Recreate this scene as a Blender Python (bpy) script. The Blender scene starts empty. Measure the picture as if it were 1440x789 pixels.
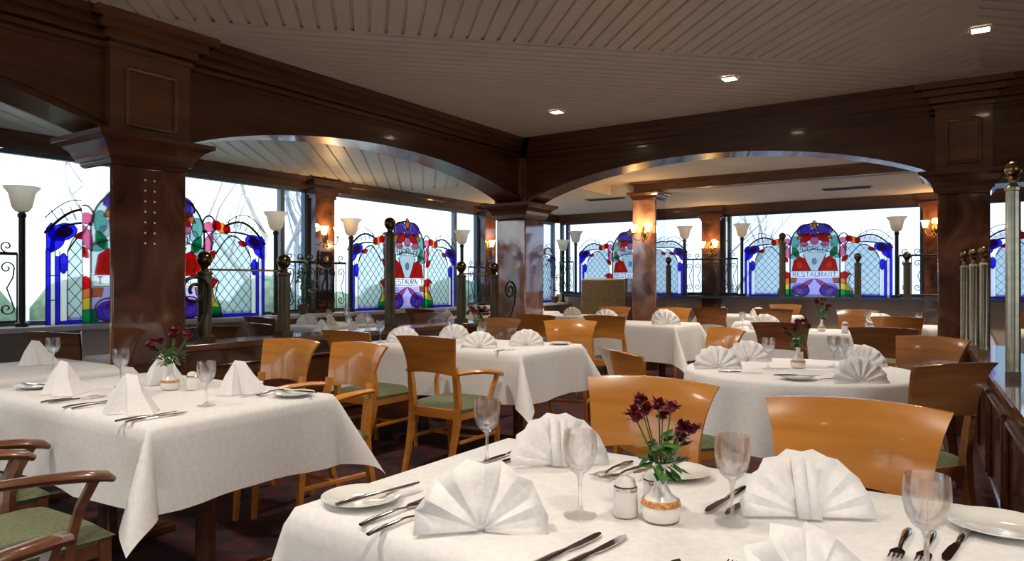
import bpy, bmesh, math, random
from mathutils import Vector, Matrix
random.seed(7)
C = bpy.context.scene.collection
PI = math.pi
def R(d): return math.radians(d)

# ------------------------------------------------------------------ materials
def nmat(name):
    m = bpy.data.materials.new(name); m.use_nodes = True
    return m, m.node_tree, m.node_tree.nodes['Principled BSDF']
def setp(b, col=None, rough=None, metal=None, coat=None, spec=None, sheen=None):
    if col: b.inputs['Base Color'].default_value = (*col, 1)
    if rough is not None: b.inputs['Roughness'].default_value = rough
    if metal is not None: b.inputs['Metallic'].default_value = metal
    if coat is not None:
        b.inputs['Coat Weight'].default_value = coat; b.inputs['Coat Roughness'].default_value = .06
    if spec is not None: b.inputs['IOR'].default_value = spec
    if sheen is not None: b.inputs['Sheen Weight'].default_value = sheen
def plain(name, col, rough=.5, metal=0, coat=None, ior=None):
    m, t, b = nmat(name); setp(b, col, rough, metal, coat, ior); return m
def noisy(name, c1, c2, scale=(8, 8, 8), rough=.4, coat=None, bump=0, nscale=1.0, detail=4, lo=.35, hi=.65, ior=None, metal=0, dist=0, wave=False):
    m, t, b = nmat(name); setp(b, None, rough, metal, coat, ior)
    N, L = t.nodes, t.links
    tc = N.new('ShaderNodeTexCoord'); mp = N.new('ShaderNodeMapping'); mp.inputs['Scale'].default_value = scale
    no = N.new('ShaderNodeTexNoise'); no.inputs['Scale'].default_value = nscale; no.inputs['Detail'].default_value = detail; no.inputs['Distortion'].default_value = dist
    cr = N.new('ShaderNodeValToRGB'); e = cr.color_ramp.elements
    e[0].position = lo; e[0].color = (*c1, 1); e[1].position = hi; e[1].color = (*c2, 1)
    L.new(tc.outputs['Object'], mp.inputs['Vector']); L.new(mp.outputs['Vector'], no.inputs['Vector'])
    L.new(no.outputs['Fac'], cr.inputs['Fac']); L.new(cr.outputs['Color'], b.inputs['Base Color'])
    if bump:
        bp = N.new('ShaderNodeBump'); bp.inputs['Strength'].default_value = bump; bp.inputs['Distance'].default_value = .01
        L.new(no.outputs['Fac'], bp.inputs['Height']); L.new(bp.outputs['Normal'], b.inputs['Normal'])
    return m
def emit(name, col, s):
    m, t, b = nmat(name); setp(b, col, .5)
    b.inputs['Emission Color'].default_value = (*col, 1); b.inputs['Emission Strength'].default_value = s
    return m
def thinglass(name, tint=(1, 1, 1), refl=.35, rough=.02, bump=0, bscale=30):
    m = bpy.data.materials.new(name); m.use_nodes = True; t = m.node_tree; N, L = t.nodes, t.links
    N.clear(); out = N.new('ShaderNodeOutputMaterial'); mix = N.new('ShaderNodeMixShader')
    tr = N.new('ShaderNodeBsdfTransparent'); tr.inputs['Color'].default_value = (*tint, 1)
    gl = N.new('ShaderNodeBsdfGlossy'); gl.inputs['Roughness'].default_value = rough
    lw = N.new('ShaderNodeLayerWeight'); lw.inputs['Blend'].default_value = refl
    mp = N.new('ShaderNodeMath'); mp.operation = 'POWER' if refl > .3 else 'MULTIPLY'; mp.inputs[1].default_value = 2.2 if refl > .3 else .9
    L.new(lw.outputs['Facing' if refl > .3 else 'Fresnel'], mp.inputs[0]); L.new(mp.outputs[0], mix.inputs['Fac'])
    L.new(tr.outputs[0], mix.inputs[1]); L.new(gl.outputs[0], mix.inputs[2]); L.new(mix.outputs[0], out.inputs['Surface'])
    if bump:
        no = N.new('ShaderNodeTexNoise'); no.inputs['Scale'].default_value = bscale
        bp = N.new('ShaderNodeBump'); bp.inputs['Strength'].default_value = bump
        L.new(no.outputs['Fac'], bp.inputs['Height']); L.new(bp.outputs['Normal'], gl.inputs['Normal'])
    return m
def stained(name, tint, frost=.35):
    m = bpy.data.materials.new(name); m.use_nodes = True; t = m.node_tree; N, L = t.nodes, t.links
    N.clear(); out = N.new('ShaderNodeOutputMaterial')
    tr = N.new('ShaderNodeBsdfTransparent'); tr.inputs['Color'].default_value = (*tint, 1)
    tl = N.new('ShaderNodeBsdfTranslucent'); tl.inputs['Color'].default_value = (*tint, 1)
    gl = N.new('ShaderNodeBsdfPrincipled'); gl.inputs['Base Color'].default_value = (*[x * .6 for x in tint], 1); gl.inputs['Roughness'].default_value = .15
    m1 = N.new('ShaderNodeMixShader'); m1.inputs['Fac'].default_value = frost
    m2 = N.new('ShaderNodeMixShader'); m2.inputs['Fac'].default_value = .14
    L.new(tr.outputs[0], m1.inputs[1]); L.new(tl.outputs[0], m1.inputs[2])
    L.new(m1.outputs[0], m2.inputs[1]); L.new(gl.outputs[0], m2.inputs[2]); L.new(m2.outputs[0], out.inputs['Surface'])
    return m

M = {}
M['maple_shaded'] = noisy('shaded_lacquered_maple', (.27, .105, .035), (.37, .155, .055), (3, 3, 22), .2, coat=.6, detail=3, ior=1.45)  # browner copy of the chair maple, back-lit shade put into its colour
M['maple'] = noisy('lacquered_maple', (.60, .22, .032), (.72, .29, .055), (3, 3, 22), .22, coat=.5, detail=3, ior=1.45)
M['maple_dark'] = noisy('shaded_maple_and_dark_timber', (.13, .05, .022), (.20, .08, .035), (3, 3, 22), .25, coat=.4, detail=3)  # chair maple with shade put into its colour; also plain dark timber
M['mahogany'] = noisy('dark_mahogany', (.060, .018, .007), (.12, .040, .015), (2.2, 2.2, 14), .24, coat=.8, detail=4, lo=.3, hi=.7)
M['mahogany_x'] = noisy('dark_mahogany_long', (.060, .018, .007), (.12, .040, .015), (.8, .8, 16), .26, coat=.4, detail=4, lo=.3, hi=.7)
M['mahogany_lit'] = noisy('warm_lit_mahogany', (.12, .042, .015), (.20, .075, .026), (2.2, 2.2, 14), .28, coat=.5, detail=4, lo=.3, hi=.7)  # lighter copy of the mahogany, warm light on the blocks put into colour
M['marble'] = noisy('polished_salmon_marble_lit', (.15, .065, .045), (.58, .36, .28), (2.0, 2.0, 1.5), .05, coat=1, nscale=1.6, detail=8, dist=1.0, lo=.38, hi=.74, ior=1.8)  # paler copy of the column marble, its lighting put into the colour
M['marble_unlit'] = noisy('polished_brown_marble_unlit', (.050, .019, .011), (.17, .070, .042), (1.6, 1.6, 1.2), .04, coat=.8, nscale=1.8, detail=9, dist=1.2, lo=.40, hi=.70, ior=1.5)  # same marble for unlit columns and pilasters, darkened in its colour
M['mirror'] = plain('mirror_cladding', (.80, .78, .80), .03, 1)
M['board'] = noisy('taupe_ceiling_boards', (.58, .50, .42), (.62, .54, .455), (3, 3, 3), .5, detail=2)
M['board_pale'] = noisy('pale_ceiling_boards', (.56, .55, .54), (.62, .61, .60), (3, 3, 3), .4, detail=2)
M['plaster'] = noisy('cream_plaster', (.60, .57, .53), (.66, .63, .58), (3, 3, 3), .7)
M['wallp'] = noisy('beige_wall', (.58, .50, .43), (.64, .56, .48), (4, 4, 4), .7)
M['linen'] = noisy('white_linen', (.80, .78, .76), (.86, .84, .82), (60, 60, 60), .75, detail=2, bump=.05)
M['linen_blue'] = noisy('shaded_white_linen', (.80, .78, .76), (.86, .84, .82), (60, 60, 60), .75, detail=2)
M['napkin'] = noisy('starched_napkin', (.84, .82, .80), (.90, .88, .86), (90, 90, 90), .6, detail=2, bump=.04)
M['green'] = noisy('sage_upholstery', (.11, .125, .06), (.17, .18, .10), (70, 70, 70), .8, bump=.2, detail=2)
M['steel'] = plain('polished_cutlery_steel', (.62, .60, .58), .12, 1)
M['china'] = plain('white_china', (.86, .84, .78), .12, coat=.5)
M['brass'] = noisy('aged_brass', (.30, .20, .08), (.42, .30, .14), (10, 10, 10), .22, metal=1)
M['bronze'] = plain('dark_bronze', (.12, .08, .035), .2, .9)
M['post'] = noisy('bronze_green_post', (.050, .034, .014), (.080, .056, .024), (4, 4, 20), .3, metal=.15)
M['postpale'] = noisy('champagne_metal_post', (.34, .34, .25), (.44, .43, .33), (4, 4, 20), .25, metal=.75)
M['iron'] = plain('black_wrought_iron', (.02, .022, .02), .35, .5)
M['mullion'] = plain('blue_grey_window_frame', (.13, .19, .25), .35, .2)
M['darkframe'] = plain('dark_navy_window_frame', (.03, .055, .10), .4, .2)
M['lead'] = plain('lead_came', (.035, .04, .045), .4, .6)
M['pane'] = thinglass('window_glass', (.95, .98, 1), .06, .01)
M['tint'] = thinglass('tinted_side_glass', (.72, .80, .90), .12, .02)
M['lattice'] = stained('pale_aqua_glass', (.80, .90, .92), .30)
def realglass():
    m = bpy.data.materials.new('clear_glass'); m.use_nodes = True; N, L = m.node_tree.nodes, m.node_tree.links; N.clear()
    out = N.new('ShaderNodeOutputMaterial'); g = N.new('ShaderNodeBsdfGlass'); g.inputs['IOR'].default_value = 1.45; g.inputs['Roughness'].default_value = 0
    t = N.new('ShaderNodeBsdfTransparent'); mx = N.new('ShaderNodeMixShader'); mx.inputs['Fac'].default_value = .6
    L.new(g.outputs[0], mx.inputs[1]); L.new(t.outputs[0], mx.inputs[2]); L.new(mx.outputs[0], out.inputs['Surface']); return m
M['glass'] = realglass()
M['sblue'] = stained('cobalt_stained_glass', (.15, .14, .90), .35)
M['sviolet'] = stained('violet_stained_glass', (.42, .22, .78), .35)
M['slav'] = stained('lavender_stained_glass', (.72, .68, .96), .4)
M['sred'] = stained('red_stained_glass', (.92, .06, .07), .5)
M['maroon'] = stained('maroon_stained_glass', (.42, .10, .28), .4)
M['spink'] = stained('pink_stained_glass', (.95, .42, .62), .5)
M['sorange'] = stained('orange_stained_glass', (1, .50, .22), .5)
M['syellow'] = stained('yellow_stained_glass', (.95, .80, .20), .4)
M['sgreen'] = stained('green_stained_glass', (.05, .58, .30), .4)
M['steal'] = stained('teal_stained_glass', (.45, .78, .72), .35)
M['swhite'] = stained('opal_stained_glass', (.95, .97, 1), .4)
M['letters'] = plain('navy_lettering', (.03, .05, .30), .4)
M['shade'] = stained('frosted_lamp_shade', (1, .95, .86), .8)
M['shade_lit'] = emit('lit_sconce_shade', (1, .58, .16), 6.0)
M['lens'] = emit('downlight_lens', (1, .85, .62), 14)
M['petal'] = noisy('burgundy_petals', (.10, .004, .012), (.26, .012, .03), (60, 60, 60), .6)
M['leaf'] = noisy('green_leaves', (.03, .11, .015), (.08, .22, .04), (40, 40, 40), .5)
M['stem'] = plain('flower_stems', (.06, .14, .04), .6)
M['banq'] = noisy('olive_banquette_fabric', (.20, .15, .07), (.27, .20, .10), (30, 30, 30), .8)
M['bark'] = noisy('glare_paled_bark', (.48, .47, .46), (.66, .64, .62), (8, 8, 3), .9)  # bark colour lightened to carry the overexposed glare outdoors
M['hedge'] = noisy('hedge_leaves', (.12, .22, .14), (.30, .42, .30), (6, 6, 6), .9, bump=.4)
M['ground'] = noisy('pale_paving', (.40, .42, .42), (.52, .54, .54), (2, 2, 2), .9)
M['gold'] = noisy('gilt_floral_band', (.50, .10, .04), (.72, .42, .12), (120, 120, 120), .3, detail=2)
M['salt'] = plain('white_salt', (.85, .83, .80), .5)
M['black'] = plain('matt_black_metal', (.015, .013, .012), .5)  # flat black for the plaque panel and vent slats
# carpet
def carpet():
    m, t, b = nmat('patterned_carpet'); setp(b, None, .95)
    N, L = t.nodes, t.links
    tc = N.new('ShaderNodeTexCoord'); mp = N.new('ShaderNodeMapping'); mp.inputs['Scale'].default_value = (4, 4, 4); mp.inputs['Rotation'].default_value = (0, 0, R(45))
    vo = N.new('ShaderNodeTexVoronoi'); vo.inputs['Randomness'].default_value = .25; vo.inputs['Scale'].default_value = 1.2
    no = N.new('ShaderNodeTexNoise'); no.inputs['Scale'].default_value = 3
    ad = N.new('ShaderNodeMath'); ad.operation = 'ADD'; mu = N.new('ShaderNodeMath'); mu.operation = 'MULTIPLY'; mu.inputs[1].default_value = .5
    cr = N.new('ShaderNodeValToRGB'); e = cr.color_ramp.elements
    e[0].position = .30; e[0].color = (.115, .016, .010, 1); e[1].position = .95; e[1].color = (.02, .012, .02, 1)
    k = e.new(.55); k.color = (.06, .011, .010, 1); k = e.new(.62); k.color = (.085, .022, .014, 1); k = e.new(.68); k.color = (.05, .012, .016, 1)
    L.new(tc.outputs['Object'], mp.inputs[0]); L.new(mp.outputs[0], vo.inputs['Vector']); L.new(mp.outputs[0], no.inputs['Vector'])
    L.new(no.outputs['Fac'], mu.inputs[0]); L.new(vo.outputs['Distance'], ad.inputs[0]); L.new(mu.outputs[0], ad.inputs[1])
    L.new(ad.outputs[0], cr.inputs['Fac']); L.new(cr.outputs['Color'], b.inputs['Base Color'])
    return m
M['carpet'] = carpet()

# ------------------------------------------------------------------ mesh building
class MB:
    def __init__(s): s.v = []; s.f = []; s.m = []; s.cur = 0
    def add(s, vs, fs):
        o = len(s.v); s.v += [tuple(v) for v in vs]; s.f += [tuple(i + o for i in f) for f in fs]; s.m += [s.cur] * len(fs); return s
    def box(s, c, d, rz=0, mat=None):
        x, y, z = d[0] / 2, d[1] / 2, d[2] / 2
        vs = [Vector((i * x, j * y, k * z)) for i in (-1, 1) for j in (-1, 1) for k in (-1, 1)]
        Mx = mat or Matrix.Rotation(rz, 3, 'Z')
        vs = [Mx @ v + Vector(c) for v in vs]
        return s.add(vs, [(0, 1, 3, 2), (4, 6, 7, 5), (0, 4, 5, 1), (2, 3, 7, 6), (0, 2, 6, 4), (1, 5, 7, 3)])
    def bb(s, x0, x1, y0, y1, z0, z1): return s.box(((x0 + x1) / 2, (y0 + y1) / 2, (z0 + z1) / 2), (abs(x1 - x0), abs(y1 - y0), abs(z1 - z0)))
    def lathe(s, prof, c=(0, 0, 0), n=20, mat=None, sx=1, sy=1, flute=0, nf=0):
        vs = []; fs = []
        for r, z in prof:
            for i in range(n):
                a = 2 * PI * i / n; rr = r * (1 + (flute * math.cos(nf * a) if nf else 0)); v = Vector((rr * math.cos(a) * sx, rr * math.sin(a) * sy, z))
                if mat: v = mat @ v
                vs.append(v + Vector(c))
        for k in range(len(prof) - 1):
            for i in range(n):
                j = (i + 1) % n; fs.append((k * n + i, k * n + j, (k + 1) * n + j, (k + 1) * n + i))
        if prof[0][0] > 1e-5: fs.append(tuple(range(n))[::-1])
        if prof[-1][0] > 1e-5: fs.append(tuple((len(prof) - 1) * n + i for i in range(n)))
        return s.add(vs, fs)
    def tube(s, pts, r, n=8, sec=None):
        pts = [Vector(p) for p in pts]; rr = r if isinstance(r, (list, tuple)) else [r] * len(pts)
        vs = []; up = Vector((0, 0, 1))
        prev = None
        for i, p in enumerate(pts):
            t = (pts[min(i + 1, len(pts) - 1)] - pts[max(i - 1, 0)]).normalized()
            if prev is None:
                a = up if abs(t.dot(up)) < .9 else Vector((1, 0, 0)); u = t.cross(a).normalized()
            else: u = (prev - t * prev.dot(t)).normalized()
            prev = u; w = t.cross(u)
            for k in range(n):
                a = 2 * PI * k / n + (PI / n if n == 4 else 0)
                e1, e2 = (sec if sec else (1, 1))
                vs.append(p + (u * math.cos(a) * e1 + w * math.sin(a) * e2) * rr[i])
        fs = []
        for i in range(len(pts) - 1):
            for k in range(n):
                j = (k + 1) % n; fs.append((i * n + k, i * n + j, (i + 1) * n + j, (i + 1) * n + k))
        fs.append(tuple(range(n))[::-1]); fs.append(tuple((len(pts) - 1) * n + k for k in range(n)))
        return s.add(vs, fs)
    def prism(s, poly, th, fn):
        """poly in (u,v), thickness th; fn(u,v,w)->xyz"""
        n = len(poly); vs = [fn(u, v, -th / 2) for u, v in poly] + [fn(u, v, th / 2) for u, v in poly]
        fs = [tuple(range(n))[::-1], tuple(range(n, 2 * n))] + [(i, (i + 1) % n, n + (i + 1) % n, n + i) for i in range(n)]
        return s.add(vs, fs)
    def grid(s, fn, nu, nv):
        vs = [fn(i / nu, j / nv) for i in range(nu + 1) for j in range(nv + 1)]
        fs = [(i * (nv + 1) + j, (i + 1) * (nv + 1) + j, (i + 1) * (nv + 1) + j + 1, i * (nv + 1) + j + 1) for i in range(nu) for j in range(nv)]
        return s.add(vs, fs)
    def sphere(s, c, r, n=12, sc=(1, 1, 1)):
        return s.lathe([(r * math.sin(PI * k / (n // 2 + 1)) * 1.0 if 0 < k < n // 2 + 1 else 1e-6, -r * sc[2] * math.cos(PI * k / (n // 2 + 1))) for k in range(n // 2 + 2)], c, n, sx=sc[0], sy=sc[1])
    def mesh(s, name, mats, smooth=35, bevel=0):
        me = bpy.data.meshes.new(name); me.from_pydata(s.v, [], s.f); 
        for m in (mats if isinstance(mats, (list, tuple)) else [mats]): me.materials.append(m)
        for p, i in zip(me.polygons, s.m): p.material_index = i
        me.validate(); bm = bmesh.new(); bm.from_mesh(me)
        bmesh.ops.recalc_face_normals(bm, faces=bm.faces); bm.to_mesh(me); bm.free()
        if smooth:
            me.shade_smooth(); me.set_sharp_from_angle(angle=R(smooth))
        me.update(); return me
    def build(s, name, mats, parent=None, smooth=35, loc=None, rz=0, bevel=0):
        o = bpy.data.objects.new(name, s.mesh(name, mats, smooth)); C.objects.link(o)
        if parent: o.parent = parent
        if loc: o.location = loc
        if rz: o.rotation_euler.z = rz
        if bevel:
            b = o.modifiers.new('bevel', 'BEVEL'); b.width = bevel; b.segments = 2; b.limit_method = 'ANGLE'; b.angle_limit = R(40)
        return o
def tag(o, label=None, cat=None, group=None, kind=None):
    if label: o['label'] = label
    if cat: o['category'] = cat
    if group: o['group'] = group
    if kind: o['kind'] = kind
    return o
def struct(o, label=None): o['kind'] = 'structure'; o['label'] = label or o.name.replace('_', ' '); o['category'] = 'structure'; return o
def empty(name, loc=(0, 0, 0), rz=0):
    o = bpy.data.objects.new(name, None); C.objects.link(o); o.location = loc; o.rotation_euler = (0, 0, rz); o.empty_display_size = .1; return o
def kids(o): return [c for c in KID.get(o.name, [])]
def copytree(o, loc, rz=0, label=None, group=None, parent=None, rx=0, ry=0, scale=None):
    c = o.copy(); C.objects.link(c)
    if parent: c.parent = parent
    else:
        c.location = loc; c.rotation_euler = (rx, ry, rz)
    if scale: c.scale = scale
    for k in list(ch(o)): copytree(k, None, parent=c)
    if label: c['label'] = label
    if group: c['group'] = group
    return c
def ch(o): return [k for k in C.objects if k.parent == o]
USED = set()
def place(proto, loc, rz=0, label=None, group=None, rx=0, ry=0, scale=None):
    """first use moves the prototype itself, then copies"""
    if proto.name not in USED:
        USED.add(proto.name); o = proto; o.location = loc; o.rotation_euler = (rx, ry, rz)
        if scale: o.scale = scale
    else: o = copytree(proto, loc, rz, rx=rx, ry=ry, scale=scale)
    if label: o['label'] = label
    if group: o['group'] = group
    return o
import itertools

# ------------------------------------------------------------------ camera
CAMZ = 1.24; YAW = R(33.8)
cam = bpy.data.cameras.new('camera'); co = bpy.data.objects.new('camera', cam); C.objects.link(co)
co.location = (0, 0, CAMZ); co.rotation_euler = (PI / 2, 0, YAW)
cam.sensor_width = 36; cam.lens = 36 * 1000 / 1440; cam.shift_y = (397 - 394.5) / 1440 * 1.0; cam.clip_start = .05
bpy.context.scene.camera = co

# ------------------------------------------------------------------ room shell
XL, YF = -7.0, 12.0          # window walls
ZC = 2.85                    # main ceiling
GT = 2.39                    # glass top
SL, SF = .86, 1.01           # sills
XR, YB = 4.2, -4.0
struct(MB().bb(XL, XR, YB, YF, -.05, 0).build('floor', M['carpet']), 'dark red patterned carpet floor')

def boards(z, pts, ang, pitch, mat, name, mb=None, groove=.014, parent=None):
    """tongue and groove boards over convex polygon pts, boards run along ang"""
    bm = bmesh.new(); d = Vector((math.cos(R(ang)), math.sin(R(ang)))); n = Vector((-d.y, d.x))
    ts = [Vector(p).dot(n) for p in pts]; ss = [Vector(p).dot(d) for p in pts]
    t = math.floor(min(ts) / pitch) * pitch; s0, s1 = min(ss) - .1, max(ss) + .1
    prof = []
    while t < max(ts) + pitch:
        prof += [(t, 0), (t + pitch * .80, 0), (t + pitch * .84, groove), (t + pitch * .96, groove)]; t += pitch
    prev = None
    for (a, h) in prof:
        p0 = d * s0 + n * a; p1 = d * s1 + n * a
        v = (bm.verts.new((p0.x, p0.y, z + h)), bm.verts.new((p1.x, p1.y, z + h)))
        if prev: bm.faces.new((prev[0], prev[1], v[1], v[0]))
        prev = v
    k = len(pts); cx = sum(p[0] for p in pts) / k; cy = sum(p[1] for p in pts) / k
    for i in range(k):
        a, b = Vector(pts[i]), Vector(pts[(i + 1) % k]); e = b - a; nn = Vector((e.y, -e.x))
        if nn.dot(Vector((cx, cy)) - a) > 0: nn = -nn
        bmesh.ops.bisect_plane(bm, geom=bm.verts[:] + bm.edges[:] + bm.faces[:], plane_co=(a.x, a.y, 0), plane_no=(nn.x, nn.y, 0), clear_outer=True)
    me = bpy.data.meshes.new(name); bm.to_mesh(me); bm.free(); me.materials.append(mat)
    o = bpy.data.objects.new(name, me); C.objects.link(o); 
    if parent: o.parent = parent
    return o
# main ceiling: three zones of boards, seam runs diagonally from (-4.25,2.35) to (-.05,6.55)
o = boards(ZC, [(-4.5, 2.1), (-.05, 6.55), (-.05, 6.8), (-4.5, 6.8)], 45, .105, M['board'], 'ceiling'); struct(o, 'taupe boarded ceiling')
p = boards(ZC, [(-4.5, 2.1), (-.05, 6.55), (-.05, -3.9), (-4.5, -3.9)], -45, .105, M['board'], 'ceiling_boards', parent=o)
p = boards(ZC, [(-.05, -3.9), (-.05, 6.8), (4.2, 6.8), (4.2, -3.9)], 45, .105, M['board'], 'ceiling_boards', parent=o)
o2 = MB().bb(-4.5, XR, YB, 6.95, ZC + .02, ZC + .08).build('ceiling_slab', M['board'], o)
# alcove ceiling (left) - pale boards
o = boards(2.53, [(XL, YB), (-4.6, YB), (-4.6, 7.5), (XL, 7.5)], 131, .15, M['board_pale'], 'ceiling_alcove'); struct(o, 'pale boarded alcove ceiling')
MB().bb(XL, -4.5, YB, 7.5, 2.56, 2.62).build('ceiling_slab', M['board_pale'], o)
# far bay ceiling
b = MB(); b.bb(XL, XR, 9.64, YF, 2.53, 2.6); b.bb(-4.7, XR, 6.95, 9.64, 2.68, 2.75); b.bb(XL, -4.7, 7.5, 9.64, 2.53, 2.6); b.bb(-4.72, -4.66, 6.95, 9.66, 2.53, 2.76); b.bb(-4.72, XR, 9.60, 9.66, 2.53, 2.76)
struct(b.build('ceiling_bay', M['plaster']), 'plain cream ceiling of the far bay')

# window walls
def left(u, v, w): return (XL + w, u, v)
def far(u, v, w): return (u, YF - w, v)
b = MB(); b.bb(XL - .12, XL, YB, YF + .12, 0, SL); b.bb(XL - .12, XL, YB, YF + .12, GT, 2.9)
wl = struct(b.build('wall_left', M['wallp']), 'left wall below the windows')
b = MB(); b.bb(XL, XR, YF, YF + .12, 0, SF); b.bb(XL, XR, YF, YF + .12, GT, 2.9); b.bb(2.9, XR, YF, YF + .12, SF, GT)
wf = struct(b.build('wall_far', M['wallp']), 'beige far wall below the windows')
b = MB(); b.bb(XL + .0, XL + .09, YB, YF, GT - .01, 2.51); b.bb(XL + .0, XL + .14, YB, YF, 2.47, 2.53)
struct(b.build('trim_1', M['mahogany']), 'dark wood header above the left windows')
b = MB(); b.bb(XL + .1, XR, YF - .09, YF, GT - .01, 2.51); b.bb(XL + .1, XR, YF - .14, YF, 2.47, 2.53)
struct(b.build('trim_2', M['mahogany']), 'dark wood header above the far windows')
b = MB(); b.bb(XL, XL + .36, YB, YF, SL - .04, SL)
struct(b.build('trim_3', M['plaster']), 'window ledge of the left wall')
b = MB(); b.bb(XL + .36, XR, YF - .3, YF, SF - .04, SF)
struct(b.build('trim_4', M['darkframe']), 'window ledge of the far wall')
# windows: pilasters / mullions / panes
LP = [(2.20, 2.50), (5.91, 6.22), (9.46, 9.76), (-1.2, -.9)]     # left pilasters (y ranges)
FP = [(-4.05, -3.74), (-.78, -.50)]                           # far pilasters (x ranges)
def pil(fn, a0, a1, z0, name, label):
    e = MB()
    e.prism([(a0, z0), (a1, z0), (a1, 2.28), (a0, 2.28)], .16, lambda u, v, w: fn(u, v, w + .06))
    o = e.build(name, M['marble_unlit'])
    k = MB()
    for i, (dz, g) in enumerate([(2.28, .015), (2.32, .035), (2.36, .06), (2.43, .075)]):
        k.prism([(a0 - g, dz), (a1 + g, dz), (a1 + g, dz + .04 if i < 3 else 2.50), (a0 - g, dz + .04 if i < 3 else 2.50)], .16 + 2 * g, lambda u, v, w: fn(u, v, w + .06))
    k.build('capital', M['mahogany'], o)
    return struct(o, label)
for i, (a, c) in enumerate(LP): pil(left, a, c, 0, 'wall_left_pilaster', 'marble pilaster between left windows')
for i, (a, c) in enumerate(FP): pil(far, a, c, 0, 'wall_far_pilaster', 'marble pilaster between far windows')
def window(n, fn, a0, a1, am, z0):
    """wide pane a0..am, mullion at am, narrow tinted pane am..a1"""
    f = MB(); t = .05
    for x in (a0 + .02, am, a1 - .02): f.prism([(x - .03, z0), (x + .03, z0), (x + .03, GT), (x - .03, GT)], .07, lambda u, v, w: fn(u, v, w - .03))
    for z in (z0 + .02, GT - .02): f.prism([(a0, z - .02), (a1, z - .02), (a1, z + .02), (a0, z + .02)], .06, lambda u, v, w: fn(u, v, w - .03))
    o = f.build('window_%d' % n, M['mullion'] if fn is left else M['darkframe']); struct(o, 'tall window %d with blue-grey frame' % n)
    g = MB(); g.prism([(a0, z0), (am, z0), (am, GT), (a0, GT)], .006, lambda u, v, w: fn(u, v, w - .04)); g.build('pane', M['pane'], o, 0)
    g = MB(); g.prism([(am, z0), (a1, z0), (a1, GT), (am, GT)], .006, lambda u, v, w: fn(u, v, w - .04)); g.build('tinted_pane', M['tint'], o, 0)
window(1, left, -.9, 2.20, 1.85, SL); window(2, left, 2.50, 5.91, 5.53, SL); window(3, left, 6.22, 9.46, 8.85, SL); window(4, left, 9.76, 11.95, 11.5, SL)
window(5, left, -3.9, -1.2, -1.6, SL)
window(6, far, -6.9, -4.05, -6.75, SF); window(7, far, -3.74, -.78, -3.63, SF); window(8, far, -.50, 2.9, -.42, SF)

# rear and right enclosure, behind the camera, with unglazed openings added to let in fill daylight
b = MB(); b.bb(XL, XR, YB - .1, YB, 0, .5); b.bb(XL, XR, YB - .1, YB, 2.5, 2.9); b.bb(-2.2, XR, YB - .1, YB, .5, 2.5)
for x in (-6.9, -3.2, .5, 4.1): b.bb(x - .12, x + .12, YB - .1, YB, .5, 2.5)
struct(b.build('wall_rear', M['maple_dark']), 'rear wall')
b = MB(); b.bb(XR, XR + .1, YB, YF, 0, .4); b.bb(XR, XR + .1, YB, YF, 2.5, 2.9); b.bb(XR, XR + .1, 1.2, YF, .4, 2.5); b.bb(XR, XR + .1, YB, -3.6, .4, 2.5)
struct(b.build('wall_right', M['wallp']), 'right wall')

# ------------------------------------------------------------------ timber arcade
XB0, XB1 = -4.44, -4.74      # left beam front / back face
YB0, YB1 = 6.80, 7.12        # right beam front / back
def arc(t): return 2.12 + .33 * max(0, 1 - t * t) ** .8
def archbeam(fn, a0, a1, n, th, zs=2.12, top=ZC, apex=.33):
    """web with arched underside between a0..a1"""
    e = MB(); N = n
    P = [a0 + (a1 - a0) * i / N for i in range(N + 1)]
    Z = [zs + apex * max(0, 1 - (2 * i / N - 1) ** 2) ** .8 for i in range(N + 1)]
    vs = []; fs = []
    for u, z in zip(P, Z): vs += [fn(u, z, 0), fn(u, top, 0), fn(u, top, -th), fn(u, z, -th)]
    for i in range(N):
        k = 4 * i
        for a in range(4): fs.append((k + a, k + (a + 1) % 4, k + 4 + (a + 1) % 4, k + 4 + a))
    fs += [(0, 1, 2, 3), (4 * N, 4 * N + 3, 4 * N + 2, 4 * N + 1)]
    e.add(vs, fs)
    # raised arch bead following the curve
    for (off, d, wd) in ((.05, .014, .016), (.0, .022, .02)):
        vs = []; fs = []
        for u, z in zip(P, Z): vs += [fn(u, z + off, 0), fn(u, z + off + wd, 0), fn(u, z + off + wd, d), fn(u, z + off, d)]
        for i in range(N):
            k = 4 * i
            for a in range(4): fs.append((k + a, k + (a + 1) % 4, k + 4 + (a + 1) % 4, k + 4 + a))
        e.add(vs, fs)
    return e
fl = lambda u, v, w: (XB0 + w, u, v)
fr = lambda u, v, w: (u, YB0 - w, v)
CROWN = [(2.62, .012, .02), (2.655, .03, .03), (2.70, .055, .05), (2.75, .10, .05), (2.80, .15, .05)]
def crown(e, fn, a0, a1, end=0):
    for z, d, h in CROWN: e.prism([(a0 - (d if end else 0), z), (a1, z), (a1, z + h), (a0 - (d if end else 0), z + h)], d, lambda u, v, w: fn(u, v, w + d / 2))
def panelframe(e, fn, a0, a1, z0, z1, r=.014):
    for (p, q) in (((a0, z0), (a1, z0)), ((a1, z0), (a1, z1)), ((a1, z1), (a0, z1)), ((a0, z1), (a0, z0))):
        e.tube([fn(p[0], p[1], .004), fn(q[0], q[1], .004)], r, 8)
e = archbeam(fl, 2.66, 6.86, 40, .30); crown(e, fl, 2.5, 6.8)
struct(e.build('trim_5', M['mahogany_x'], smooth=30), 'dark mahogany arched beam of the left arcade')
e = archbeam(fl, -1.9, 2.26, 40, .30); crown(e, fl, -4, 2.4)
e.bb(XB1, XB0, -4, -1.9, 2.12, ZC)
struct(e.build('trim_6', M['mahogany_x'], smooth=30), 'dark mahogany arched beam nearest the camera on the left')
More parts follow.
